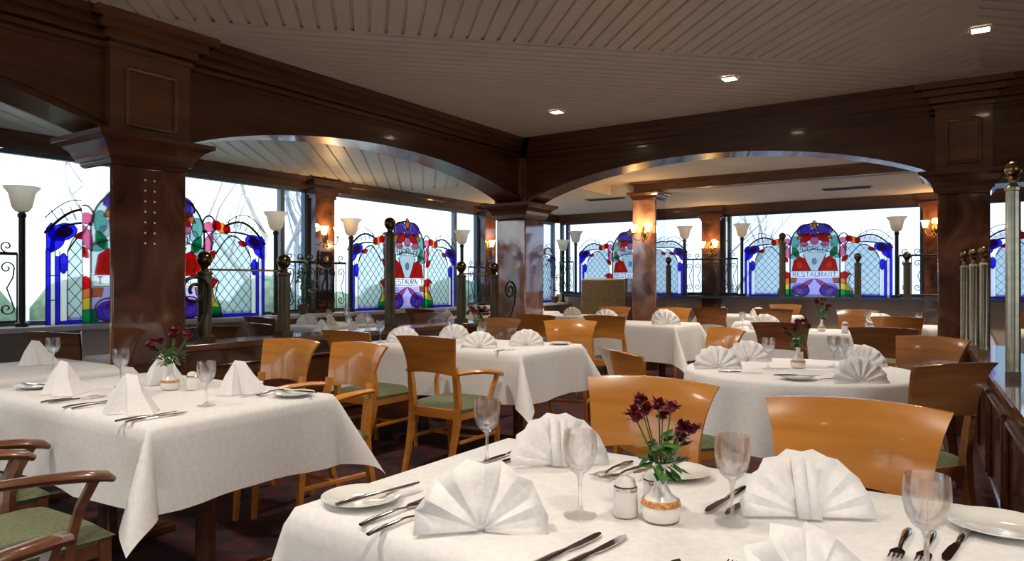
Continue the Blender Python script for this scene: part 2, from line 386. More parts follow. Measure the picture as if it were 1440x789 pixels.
e = archbeam(fr, -4.36, -.36, 40, .32, apex=.37); crown(e, fr, -4.44, -.2)
struct(e.build('trim_7', M['mahogany_x'], smooth=30), 'dark mahogany arched beam across the right bay')
e = MB(); e.bb(-.02, XR, YB0, YB1, 2.02, ZC); e.bb(-.4, -.02, YB0, YB1, 2.6, ZC); crown(e, fr, -.2, XR)
struct(e.build('trim_8', M['mahogany_x'], smooth=30), 'dark mahogany beam right of the marble column')

def column(cx, cy, wx, wy, label, z0=0, top=1.96, mirror=None, block=True, captop=2.14, flare=1.0, mat='marble'):
    o = empty('marble_column', (cx, cy, 0)); tag(o, label, 'column')
    MB().box((0, 0, (z0 + top) / 2), (wx, wy, top - z0)).build('shaft', M[mat], o, bevel=.012)
    k = MB(); hh = captop - top
    steps = [(0, .0, .012), (.10, .012, .012), (.16, .03, .03), (.30, .035, .05), (.5, .05, .085), (.72, .085, .12), (.84, .13, .13), (1.0, .15, .15)]
    for i in range(len(steps) - 1):
        f0, g0, g1 = steps[i][0], steps[i][1] * flare, steps[i][2] * flare; f1 = steps[i + 1][0]
        z_0, z_1 = top + f0 * hh, top + f1 * hh
        vs = [(sx * (wx / 2 + g), sy * (wy / 2 + g), z) for z, g in ((z_0, g0), (z_1, g1)) for sx, sy in ((-1, -1), (1, -1), (1, 1), (-1, 1))]
        k.add(vs, [(0, 3, 2, 1), (4, 5, 6, 7)] + [(i_, (i_ + 1) % 4, 4 + (i_ + 1) % 4, 4 + i_) for i_ in range(4)])
    k.build('capital', M['mahogany'], o, 30)
    p = MB(); p.box((0, 0, .09), (wx + .06, wy + .06, .18)); p.build('plinth', M['mahogany'], o, bevel=.01)
    if mirror:
        m = MB(); ax, sg = mirror
        if ax == 'y': m.box((0, sg * (wy / 2 + .003), (.2 + top) / 2), (wx - .02, .006, top - .22))
        else: m.box((sg * (wx / 2 + .003), 0, (.2 + top) / 2), (.006, wy - .02, top - .22))
        m.build('mirror_panel', M['mirror'], o)
    if block:
        q = MB(); q.box((0, 0, (captop + 2.66) / 2), (wx + .03, wy + .03, 2.66 - captop))
        for z, d, h in CROWN: q.box((0, 0, z + h / 2), (wx + 2 * d, wy + 2 * d, h))
        hx, hy = wx / 2 + .015, wy / 2 + .015
        if wx < .5:
            panelframe(q, lambda u, v, w: (hx + w, u, v), -hy + .10, hy - .10, captop + .07, 2.55, .015)
            panelframe(q, lambda u, v, w: (u, -hy - w, v), -hx + .08, hx - .08, captop + .07, 2.55, .015)
        q.build('upper_panel_block', M['mahogany_lit'], o, 30)
    return o
column(-4.57, 2.46, .36, .48, 'large polished brown marble column behind the near left table', mirror=('y', -1), mat='marble_unlit')
bc = [o for o in C.objects if o.name == 'marble_column'][0]
for yy in (-.035, .025):
    for k in range(7):
        q = MB(); q.sphere((.181, yy, 1.88 - k * .066), .007, 8, (.5, 1, 1)); q.build('inlay_stud', M['china'], bc)
column(-4.57, 7.0, .40, .40, 'square salmon marble column at the corner where both arched beams meet')
column(-.165, 6.97, .36, .36, 'dark marble column at the right end of the right arched beam', mat='marble_unlit')
column(-4.09, 9.68, .36, .36, 'marble column with lit sconce at left end of the far header beam', top=2.43, captop=2.53, mirror=('x', 1), block=False, flare=.5)
e = MB(); e.bb(-4.25, XR, 9.5, 9.72, 2.54, 2.68); e.bb(-4.3, XR, 9.46, 9.76, 2.64, 2.68)
struct(e.build('trim_9', M['maple_dark']), 'brown timber header across the far bay')

# ------------------------------------------------------------------ partitions with posts
def ball_post(h, r=.045, mat='post'):
    o = empty('newel_post')
    p = MB(); p.box((0, 0, .02), (2.2 * r, 2.2 * r, .04))
    p.lathe([(r * .98, .04), (r, .1), (r, h - .17), (r * 1.15, h - .165), (r * 1.15, h - .15), (r * .7, h - .14)], n=32, flute=.07, nf=8)
    p.build('shaft', M[mat], o)
    f = MB(); f.lathe([(r * .7, h - .14), (r * .5, h - .125), (r * .6, h - .11), (r * .95, h - .095)], n=16); f.sphere((0, 0, h - .055), .055 * r / .045, 16); f.build('ball_finial', M['brass' if mat == 'postpale' else 'bronze'], o)
    return tag(o, None, 'post')
tall = ball_post(1.02); short = ball_post(.64); tall['group'] = 'ball topped posts'; 
LX = -4.59; LZ = .82
# left half wall
w = MB(); w.bb(LX - .12, LX + .12, 2.71, 6.79, 0, LZ - .05)
panels = [2.95, 3.75, 4.55, 5.35, 6.15]
for y in panels: panelframe(w, lambda u, v, q: (LX + .12 + q, u, v), y - .05, y + .65, .2, LZ - .16, .012)
hw = w.build('half_wall', M['mahogany']); tag(hw, 'dark panelled half wall under the left arch', 'partition')
MB().bb(LX - .16, LX + .16, 2.71, 6.79, LZ - .05, LZ).build('ledge', M['mahogany'], hw, bevel=.008)
for y, t, n in ((2.96, 0, 'short ball topped post right of the large brown marble column'), (3.64, 0, 'short ball topped post in front of the plant, second from the brown marble column'),
                (4.83, 1, 'tall bronze ball topped post in the middle of the left arch'), (5.9, 0, 'short ball topped post, second left of the salmon marble column'), (6.5, 0, 'short ball topped post beside the salmon marble column')):
    place(tall if t else short, (LX, y, LZ), 0, n, 'ball topped posts')
def rail(name, pts, r, mat, label, cat='rail'):
    return tag(MB().tube(pts, r, 10).build(name, M[mat]), label, cat)
rail('brass_rail', [(LX, 2.96, 1.33), (LX, 3.64, 1.33)], .008, 'brass', 'thin brass rail between the two posts nearest the brown marble column')
rail('brass_rail', [(LX, 5.9, 1.33), (LX, 6.5, 1.33)], .008, 'brass', 'thin brass rail between the two posts nearest the salmon marble column')
# right half wall, slightly skewed run towards the camera
P0 = Vector((-.10, 6.75)); P1 = Vector((.22, 2.2)); dv = (P1 - P0); ln = dv.length; ang = math.atan2(dv.y, dv.x)
hw = empty('half_wall', (P0.x, P0.y, 0), ang); tag(hw, 'dark panelled half wall with polished ledge along the right side', 'partition')
w = MB(); w.bb(0, ln, -.02, .18, 0, .70)
w.build('wall_body', M['mahogany'], hw)
MB().bb(0, ln, -.05, .26, .70, .745).build('ledge', M['mahogany'], hw, bevel=.01)
for i in range(5):
    q = MB(); panelframe(q, lambda u, v, k: (u, -.02 - k, v), .12 + i * .9, .85 + i * .9, .14, .60, .014); q.build('moulding', M['mahogany'], hw)
dn = dv.normalized()
def rp(y, o=-.03): t = (P0.y - y); q = P0 + dn * t; return (q.x + o, q.y, .745)
tp = ball_post(1.13, .031, 'postpale'); sp = ball_post(.77, .024, 'postpale')
place(tp, rp(4.45, .045), 0, 'tall pale metal post with ball finial nearest the right edge', 'pale posts on the right half wall')
for y, n in ((6.5, 'farthest of the three clustered pale posts in front of the dark marble column'), (6.15, 'middle one of the three clustered pale posts by the dark marble column'), (5.8, 'nearest of the three clustered pale posts by the dark marble column')):
    place(sp, rp(y, -.07 if y > 6.3 else -.03 if y > 6 else .01), 0, n, 'pale posts on the right half wall')
# posts on the far sill
fp_t = copytree(tall, (-2.72, YF - .2, SF), 0, 'tall dark post standing at the left edge of the far stained glass medallion', 'ball topped posts')
for x, n in ((-1.63, 'short dark post right of the far stained glass medallion'), (-.98, 'short dark post by the far window right of the torch lamp'), (-4.62, 'short dark post just right of the marble column with the sconce')):
    copytree(short, (x, YF - .2, SF), 0, n, 'ball topped posts', scale=(1, 1, 1.05))

# ------------------------------------------------------------------ stained glass screens
GM = ['lead', 'sblue', 'sviolet', 'slav', 'sred', 'spink', 'sorange', 'syellow', 'sgreen', 'steal', 'swhite', 'lattice', 'maroon']
GI = {k: i for i, k in enumerate(GM)}
MATS = [M[k] for k in GM]
def ell(cx, cy, rx, ry, n=14, rot=0, a0=0, a1=360):
    out = []
    full = abs(a1 - a0) >= 360
    for i in range(n if full else n + 1):
        a = R(a0 + (a1 - a0) * i / n); x, y = rx * math.cos(a), ry * math.sin(a)
        out.append((cx + x * math.cos(R(rot)) - y * math.sin(R(rot)), cy + x * math.sin(R(rot)) + y * math.cos(R(rot))))
    return out
def leaf2(cx, cy, L, W, rot, n=6):
    pts = [(L * (i / n - .5), W * math.sin(PI * i / n)) for i in range(n + 1)] + [(L * (.5 - i / n), -W * math.sin(PI * i / n)) for i in range(1, n)]
    return [(cx + x * math.cos(R(rot)) - y * math.sin(R(rot)), cy + x * math.sin(R(rot)) + y * math.cos(R(rot))) for x, y in pts]
def letters(word, h, wtot, parent, z, fn_loc, rz, arcR=None):
    pass
FNT = {  # stroke letters on a 4x6 grid
 'R': [[(0, 0), (0, 6), (3, 6), (4, 5), (4, 4), (3, 3), (0, 3)], [(2, 3), (4, 0)]], 'E': [[(4, 0), (0, 0), (0, 6), (4, 6)], [(0, 3), (3, 3)]],
 'S': [[(0, 0), (4, 0), (4, 3), (0, 3), (0, 6), (4, 6)]], 'T': [[(2, 0), (2, 6)], [(0, 6), (4, 6)]], 'A': [[(0, 0), (2, 6), (4, 0)], [(1, 2.3), (3, 2.3)]],
 'U': [[(0, 6), (0, 1), (1, 0), (3, 0), (4, 1), (4, 6)]], 'N': [[(0, 0), (0, 6), (4, 0), (4, 6)]], 'W': [[(0, 6), (1, 0), (2, 4), (3, 0), (4, 6)]],
 'O': [[(0, 1), (0, 5), (1, 6), (3, 6), (4, 5), (4, 1), (3, 0), (1, 0), (0, 1)]], 'L': [[(0, 6), (0, 0), (4, 0)]], 'D': [[(0, 0), (0, 6), (3, 6), (4, 5), (4, 1), (3, 0), (0, 0)]]}
def screen(fn, c, W, z0, vs, label):
    """stained glass screen centred at c along the wall, W wide between lamp posts"""
    H = .10                                     # stands this far in front of the glass
    k = W / 2.3
    f = lambda u, v, w=0: fn(c + u * k * SG, z0 + v * vs, H + w)
    SG = 1; OUT = [True]
    o = empty('stained_glass_screen', fn(c, z0, H)); tag(o, label, 'stained glass')
    inv = Vector(fn(c, z0, H))
    def F(u, v, w=0): return tuple(Vector(f(u, v, w)) - inv)
    def piece(e, mat, poly, th=.008, w=0):
        e.cur = GI[mat]; e.prism(poly, th, lambda u, v, q: F(u, v, q + w))
        if w > 0 and OUT[0]: e.cur = 0; e.tube([F(u, v, w + .004) for u, v in list(poly) + [poly[0]]], .0035, 4)
    def ld(e, pts, r=.007, w=0): e.cur = 0; e.tube([F(u, v, w) for u, v in pts], r, 6)
    def curve(p0, p1, h, n=12): return [(p0[0] + (p1[0] - p0[0]) * i / n, p0[1] + (p1[1] - p0[1]) * i / n + h * math.sin(PI * i / n)) for i in range(n + 1)]
    for s in (-1, 1):
        # lattice pane with its arched top
        e = MB(); top = [(s * x, y) for x, y in ((.92, .03), (.92, .60), (.88, .70), (.80, .77), (.70, .81), (.58, .83), (.44, .82), (.44, .40), (.44, .03))]
        piece(e, 'lattice', top, .006)
        def inside(u, v):
            x = abs(u)
            if x > .92 or x < .44 or v < .03: return False
            lim = .82 - 1.0 * max(0, x - .62) ** 1.35
            return v < lim
        for dd in (1, -1):
            for i in range(-7, 12):
                seg = []
                for j in range(60):
                    u = -.95 + j * .012 if False else .44 + j * .0082; v = dd * (u - .44) * 1.1 + i * .115
                    if inside(u, v): seg.append((s * u, v))
                if len(seg) > 2: ld(e, [seg[0], seg[-1]], .0032, .004)
        ld(e, top + [top[0]], .0045)
        e.build('lattice_pane', MATS, o, 0)
        # blue border, blue drop and rosette
        e = MB()
        piece(e, 'sblue', [(s * 1.09, 0), (s * 1.06, 0), (s * 1.06, .62), (s * 1.09, .62)]); piece(e, 'swhite', [(s * 1.055, 0), (s * 1.02, 0), (s * 1.02, .60), (s * 1.055, .60)])
        piece(e, 'sblue', [(s * 1.015, 0), (s * .985, 0), (s * .985, .56), (s * 1.015, .56)]); piece(e, 'swhite', [(s * .98, .03), (s * .93, .03), (s * .93, .50), (s * .98, .50)])
        piece(e, 'sblue', [(s * .97, .03), (s * .44, .03), (s * .44, .0), (s * .97, .0)])
        piece(e, 'slav', [(s * .92, .06), (s * .46, .06), (s * .46, .035), (s * .92, .035)])
        piece(e, 'sblue', ell(s * .955, .50, .035, .085, 12), w=.004); 
        piece(e, 'sblue', leaf2(s * 1.0, .68, .22, .05, s * -60), w=.003); piece(e, 'sblue', ell(s * .96, .755, .12, .07, 14, s * -15), w=.005)
        piece(e, 'maroon', ell(s * .955, .755, .075, .045, 12, s * -15), w=.010); piece(e, 'sred', leaf2(s * .81, .735, .12, .03, s * -15), w=.007)
        piece(e, 'sblue', [(s * 1.09, .60), (s * 1.03, .60), (s * 1.02, .76), (s * 1.05, .83), (s * 1.09, .78)], w=.002)
        for x in (1.09, 1.057, 1.017, .982): ld(e, [(s * x, 0), (s * x, .6)], .005)
        for y in (.2, .4): ld(e, [(s * 1.09, y), (s * .982, y)], .004)
        e.build('blue_border', MATS, o, 0)
        # curved lead arms with the red bow
        e = MB()
        ld(e, curve((s * 1.10, .74), (s * .60, .90), .12), .013); ld(e, curve((s * .98, .80), (s * .60, .84), .02), .011)
        ld(e, curve((s * 1.10, .86), (s * .62, .93), .13), .005)
        for i in range(6): ld(e, [(s * (1.05 - i * .075), .93 + .02 * i), (s * (.99 - i * .07), .84 + .012 * i)], .004)
        ld(e, curve((s * .92, .60), (s * .50, .62), .20), .007)
        piece(e, 'swhite', [(s * 1.0, .82), (s * .85, .92), (s * .64, .94), (s * .64, .86), (s * .85, .84)], .005)
        piece(e, 'sorange', leaf2(s * .56, .88, .20, .05, s * -12), w=.006); piece(e, 'sred', ell(s * .62, .87, .04, .045, 10), w=.01); piece(e, 'sred', leaf2(s * .50, .90, .12, .05, s * -40), w=.011)
        e.build('bow_arm', MATS, o, 0)
    # medallion
    e = MB()
    piece(e, 'slav', [(-.36, .0), (.36, .0), (.36, .30), (-.36, .30)], .004)
    piece(e, 'lattice', [(-.36, .42)] + [(-.36, .78)] + ell(0, .80, .36, .36, 16, 0, 180, 0)[1:-1] + [(.36, .78), (.36, .42)], .004)
    for s in (-1, 1):
        piece(e, 'sred', [(s * .34, .41), (s * .06, .41), (s * .14, .60), (s * .22, .64), (s * .31, .58)], w=.005)
        piece(e, 'sorange', ell(s * .22, .50, .05, .06, 10), w=.009)
        piece(e, 'sgreen', leaf2(s * .28, .70, .20, .05, s * 60), w=.006); piece(e, 'steal', ell(s * .29, .86, .06, .10, 10), w=.006); piece(e, 'steal', leaf2(s * .30, .66, .16, .05, s * -40), w=.005)
        piece(e, 'swhite', ell(s * .25, .78, .05, .05, 10), w=.008)
        piece(e, 'sviolet', ell(s * .15, 1.05, .11, .085, 14, s * -25), w=.006); piece(e, 'slav', ell(s * .15, 1.05, .07, .05, 12, s * -25), w=.011)
        piece(e, 'sred', leaf2(s * .12, .93, .24, .06, s * -30), w=.008); piece(e, 'sorange', leaf2(s * .20, .95, .16, .045, s * -35), w=.014); piece(e, 'spink', ell(s * .16, .84, .07, .05, 10, s * 30), w=.012)
        piece(e, 'spink', leaf2(s * .41, .72, .26, .05, s * 70), w=.006); piece(e, 'sred', leaf2(s * .44, .60, .14, .04, s * 50), w=.009); piece(e, 'spink', ell(s * .41, .88, .06, .05, 10), w=.006)
        piece(e, 'sgreen', [(s * .38, .0), (s * .56, .0), (s * .55, .10), (s * .38, .12)], w=.004); piece(e, 'syellow', [(s * .38, .12), (s * .54, .10), (s * .48, .20), (s * .38, .22)], w=.004)
        piece(e, 'sorange', [(s * .38, .22), (s * .48, .20), (s * .46, .28), (s * .38, .30)], w=.004); piece(e, 'sred', [(s * .38, .30), (s * .46, .28), (s * .52, .36), (s * .42, .40), (s * .38, .38)], w=.004)
        piece(e, 'sviolet', ell(s * .20, .10, .13, .09, 14), w=.004); piece(e, 'swhite', ell(s * .22, .09, .07, .05, 10, s * 40), w=.008); piece(e, 'spink', leaf2(s * .13, .20, .30, .035, s * -35), w=.008)
        piece(e, 'sorange', [(s * .36, .22), (s * .28, .22), (s * .26, .30), (s * .36, .30)], w=.005); piece(e, 'sgreen', [(s * .36, 0), (s * .30, 0), (s * .33, .12), (s * .36, .12)], w=.005)
        ld(e, ell(s * .21, .11, .13, .10, 14, 0, 0, 330), .008, .006); ld(e, [(s * .37, 0), (s * .37, .85)], .010); ld(e, ell(s * .15, 1.05, .12, .09, 14, s * -25) , .006, .008)
        ld(e, [(s * .06, .41), (s * .17, .67)], .007, .008); ld(e, ell(s * .42, .90, .07, .09, 12, 0, -60, 240), .009, .006)
        ld(e, [(s * .38, .85), (s * .46, .72), (s * .42, .58)], .007, .008); ld(e, [(s * .38, 0), (s * .57, 0), (s * .55, .11), (s * .49, .22), (s * .53, .36), (s * .43, .41)], .006, .006)
    piece(e, 'swhite', [(-.05, .41), (.05, .41), (.17, .67), (.1, .70), (0, .71), (-.1, .70), (-.17, .67)], w=.006); piece(e, 'slav', ell(0, .56, .035, .05, 10), w=.011)
    piece(e, 'swhite', [(-.20, .70), (-.1, .74), (0, .755), (.1, .74), (.20, .70), (.21, .80), (.1, .835), (0, .845), (-.1, .835), (-.21, .80)], w=.012)
    piece(e, 'spink', ell(0, .90, .07, .08, 12), w=.010); piece(e, 'sviolet', ell(0, 1.0, .045, .07, 10), w=.012); piece(e, 'sorange', leaf2(0, 1.12, .16, .035, 90), w=.014)
    ld(e, ell(0, .82, .365, .335, 24, 0, 180, 0), .011); ld(e, [(-.57, 0), (.57, 0)], .01); ld(e, ell(0, 1.12, .04, .08, 10) + [(.04, 1.12)], .005, .014)
    ld(e, curve((-.36, .66), (.36, .66), .08), .006, .008)
    e.build('medallion', MATS, o, 0)
    e = MB(); piece(e, 'swhite', [(-.36, .31), (.36, .31), (.36, .41), (-.36, .41)], w=.010); ld(e, [(-.36, .31), (.36, .31)], .005, .014); ld(e, [(-.36, .41), (.36, .41)], .005, .014)
    bn = e.build('banner', MATS, o, 0)
    e = MB()
    # lettering must read from inside the room: along +u for the far wall, +y for the left wall
    word = 'RESTAURANT'; n = len(word); cw = .66 / n
    for i, chh in enumerate(word):
        for st in FNT[chh]:
            e.tube([F(-.33 + cw * (i + .16) + x / 4 * cw * .68, .328 + y / 6 * .064, .020) for x, y in st], .0052, 5)
    word = 'WORLD'
    for i, chh in enumerate(word):
        a = (i - 2) * .075; yb = .722 - a * a * 1.2
        for st in FNT[chh]:
            e.tube([F(a - .026 + x / 4 * .052, yb + y / 6 * .075, .024) for x, y in st], .0055, 5)
    e.build('lettering', M['letters'], bn, 0)
    return o
screen(left, 1.0-.25, 2.35, SL, 1.10, 'stained glass screen nearest the camera on the left window wall')
screen(left, 4.06, 2.40, SL, 1.10, 'stained glass screen partly behind the large brown marble column')
screen(left, 7.60, 2.35, SL, 1.08, 'stained glass screen behind the tall post in the left arch')
screen(left, 10.85, 2.0, SL, 1.08, 'stained glass screen of the left wall seen beside the salmon marble column')
screen(far, -5.38, 2.22, SF, 1.0, 'stained glass screen behind the banquette and sconce column')
screen(far, -2.26, 2.28, SF, 1.0, 'fully visible stained glass screen on the far windows reading restaurant')
screen(far, 1.0, 2.28, SF, 1.0, 'stained glass screen seen behind the tall pale post at right')

# torch lamps on the sills
def torch():
    o = empty('torch_lamp'); p = MB()
    p.lathe([(.05, 0), (.05, .03), (.026, .05), (.026, .93), (.034, .94), (.034, .965), (.02, .975), (.03, .99)], n=16)
    p.build('pole', M['iron'], o)
    s = MB(); s.lathe([(.02, .975), (.05, .985), (.075, 1.02), (.088, 1.08), (.10, 1.14), (.135, 1.185), (.14, 1.195), (.135, 1.197), (.095, 1.145), (.082, 1.08), (.07, 1.025), (.045, .99), (.015, .982)], n=28)
    s.build('lamp_shade', M['shade'], o); return tag(o, None, 'lamp', 'torch lamps at the stained glass screens')
T = torch()
for loc, n in (((XL + .14, 2.72, SL), 'tulip shaded torch lamp farthest left, on the left window ledge'), ((XL + .12, 5.34, SL), 'tulip shaded torch lamp left of the first lit sconce'),
               ((XL + .2, 6.44, SL), 'tulip shaded torch lamp just right of the first lit sconce'), ((XL + .12, 8.86, SL), 'tulip shaded torch lamp right of the screen behind the tall post'),
               ((XL + .2, 11.92, SL), 'tulip shaded torch lamp just right of the salmon marble column')):
    place(T, loc, 0, n)
for loc, n in (((-6.5, YF - .12, SF), 'tulip shaded torch lamp above the left end of the banquette'), ((-4.36, YF - .12, SF), 'tulip shaded torch lamp right of the sconce column'),
               ((-3.38, YF - .12, SF), 'tulip shaded torch lamp left of the fully visible far screen'), ((-1.12, YF - .12, SF), 'tulip shaded torch lamp right of the fully visible far screen')):
    place(T, loc, 0, n)
# scroll railings between screens
def scroll_rail(fn, a0, a1, z0, label, H=.10, top=.62):
    c = (a0 + a1) / 2; inv = Vector(fn(c, z0, H)); o = empty('scroll_railing', inv); tag(o, label, 'railing')
    F = lambda u, v: tuple(Vector(fn(u, z0 + v, H)) - inv)
    b = MB(); b.tube([F(a0, top), F(a1, top)], .014, 8); b.tube([F(a0, .05), F(a1, .05)], .010, 8)
    n = max(2, round((a1 - a0) / .16)); 
    for i in range(n + 1): x = a0 + (a1 - a0) * (i + .0) / n; b.tube([F(x, .05), F(x, top)], .007, 6)
    b.build('rails', M['iron'], o)
    def spiral(cx, cy, r, sgn, a_0, turns=1.4):
        return [F(cx + sgn * r * (1 - i / 26) * math.cos(a_0 + i / 26 * turns * 2 * PI), cy + r * (1 - i / 26) * math.sin(a_0 + i / 26 * turns * 2 * PI)) for i in range(24)]
    for i in range(n):
        x = a0 + (a1 - a0) * (i + .5) / n; s = MB()
        A = spiral(x, top - .12, .055, 1, 0); B_ = spiral(x, .16, .055, -1, PI)
        s.tube(A[::-1] + [F(x + .045, top - .20), F(x, .33), F(x + .03, .24)] + B_, .006, 6); s.build('scroll', M['iron'], o)
        s = MB(); s.tube(spiral(x, top + .06, .05, -1, -PI / 2), .006, 6); s.build('top_scroll', M['iron'], o)
    return o
scroll_rail(left, 2.05, 2.66, SL, 'black scroll railing at the far left edge beside the torch lamp', .2)
scroll_rail(left, 5.38, 6.33, SL, 'black scroll railing crossing the first sconce pilaster on the left', .22)
scroll_rail(left, 8.9, 9.8, SL, 'black scroll railing crossing the second left pilaster', .22)
scroll_rail(far, -6.85, -6.55, SF, 'black scroll railing in the far left corner', .12)
scroll_rail(far, -4.32, -3.42, SF, 'black scroll railing crossing the far pilaster with the sconce', .22)
scroll_rail(far, -1.08, -.45, SF, 'black scroll railing at the right end of the far windows', .22)
# iron s-scroll ornament beside central column
for nm, (x, y, z), s_, lb in (('iron_scroll', (LX + .13, 6.62, .83), 1, 'dark iron scroll bracket in front of the salmon marble column'), ('iron_scroll', (LX + .1, 2.82, .86), 1.0, 'curved iron scroll beside the large brown marble column, behind the flowers')):
    e = MB(); pts = []
    for i in range(30):
        t = i / 29; a = t * 3.2 * PI; r = .11 * (1 - t * .75); pts.append((0, r * math.cos(a) * s_, .32 + r * math.sin(a)))
    e.tube([(0, -.02, 0), (0, .04, .08), (0, .09, .18)] + [(p[0], p[1], p[2]) for p in pts], .012, 8)
    o = e.build(nm, M['iron'], loc=(x, y, z - .0)); tag(o, lb, 'ornament')

# ------------------------------------------------------------------ sconces
def sconce():
    o = empty('wall_sconce'); b = MB(); b.lathe([(.0001, -.012), (.035, -.012), (.045, 0), (.03, .012), (.0001, .02)], n=16, mat=Matrix.Rotation(R(90), 3, 'X'), sy=1.6); b.tube([(0, -.03, -.10), (0, -.03, .12)], [.006, .014], 8); b.sphere((0, -.03, -.11), .016, 10); b.build('backplate', M['brass'], o)
    for s in (-1, 1):
        a = MB(); a.tube([(0, -.03, -.04), (s * .03, -.07, -.09), (s * .08, -.10, -.09), (s * .11, -.10, -.04), (s * .11, -.10, 0)], .007, 8); a.lathe([(.012, 0), (.03, .008), (.03, .014), (.01, .02)], (s * .11, -.10, 0), 14); a.build('arm', M['brass'], o)
        h = MB(); h.lathe([(.022, .02), (.034, .05), (.045, .10), (.058, .125), (.055, .125), (.042, .10), (.03, .05), (.018, .022)], (s * .11, -.10, 0), 18); h.build('shade', M['shade_lit'], o)
    return tag(o, None, 'sconce', 'lit brass sconces')
S = sconce()
SC = [((XL + .145, 6.065, 1.80), 90, 'lit two armed brass sconce on the first left pilaster'), ((XL + .145, 9.61, 1.80), 90, 'lit two armed brass sconce on the left pilaster beside the salmon column'),
      ((-4.09, 9.49, 1.93), 0, 'large glowing brass sconce on the marble column at the header beam'), ((-3.895, YF - .145, 1.80), 0, 'lit two armed brass sconce on the far pilaster'),
      ((-.64, YF - .145, 2.0), 0, 'lit brass sconce on the rightmost far pilaster'), ((-.1, YB0 - .02, 2.0), 0, None)]
for loc, a, n in SC:
    if n is None: continue
    place(S, loc, R(a), n)
    l = bpy.data.lights.new('sconce_bulb', 'POINT'); l.energy = 8; l.color = (1, .62, .25); l.shadow_soft_size = .05
    lo = bpy.data.objects.new('sconce_bulb', l); C.objects.link(lo)
    d = Vector((math.cos(R(a - 90)), math.sin(R(a - 90)))); lo.location = (loc[0] + d.x * .16, loc[1] + d.y * .16, loc[2] + .13)

# plants by the windows
def plant(loc, h, label, n=60, sp=.16):
    o = empty('leafy_plant', loc); tag(o, label, 'plant'); e = MB(); s = MB()
    for i in range(7):
        a = random.uniform(0, 6.28); r = random.uniform(.02, sp * .7); s.tube([(0, 0, 0), (r * .4 * math.cos(a), r * .4 * math.sin(a), h * .5), (r * math.cos(a), r * math.sin(a), h * random.uniform(.7, 1))], .004, 5)
    for i in range(n):
        a = random.uniform(0, 6.28); r = random.uniform(.02, sp); z = random.uniform(.1, 1) * h; L = random.uniform(.06, .13); t = random.uniform(-.8, .6)
        p = Vector((r * math.cos(a), r * math.sin(a), z)); d = Vector((math.cos(a), math.sin(a), t)).normalized(); q = d.cross(Vector((0, 0, 1))).normalized() * L * .22
        e.add([p, p + d * L * .5 + q, p + d * L, p + d * L * .5 - q], [(0, 1, 2, 3)])
    e.build('foliage', M['leaf'], o, 0); s.build('stems', M['stem'], o)
    b = MB(); b.lathe([(.05, -.10), (.07, 0), (.075, .0), (.07, .02), (.03, .02)], n=16); b.build('pot', M['mahogany'], o)
plant((XL + .26, 5.62, SL + .10), .62, 'green leafy plant on the ledge left of the first sconce', 90, .17)
plant((XL + .30, 11.45, SL + .10), .75, 'green leafy plant in the far left corner right of the salmon column', 80, .2)
o = empty('framed_plaque', (XL + .145, 6.065, 1.52)); tag(o, 'small square dark plaque with a round emblem under the first sconce', 'plaque')
q = MB(); q.box((0, 0, 0), (.02, .22, .22)); q.build('panel', M['black'], o); q = MB()
for a, c_ in (((.012, -.105, 0), (.012, .012, .22)), ((.012, .105, 0), (.012, .012, .22)), ((.012, 0, .105), (.012, .22, .012)), ((.012, 0, -.105), (.012, .22, .012))): q.box(a, c_)
q.build('frame', M['maple_dark'], o); q = MB(); q.lathe([(.04, 0), (.045, .006), (.0001, .01)], (.01, 0, 0), 20, mat=Matrix.Rotation(R(90), 3, 'Y')); q.build('emblem', M['brass'], o)

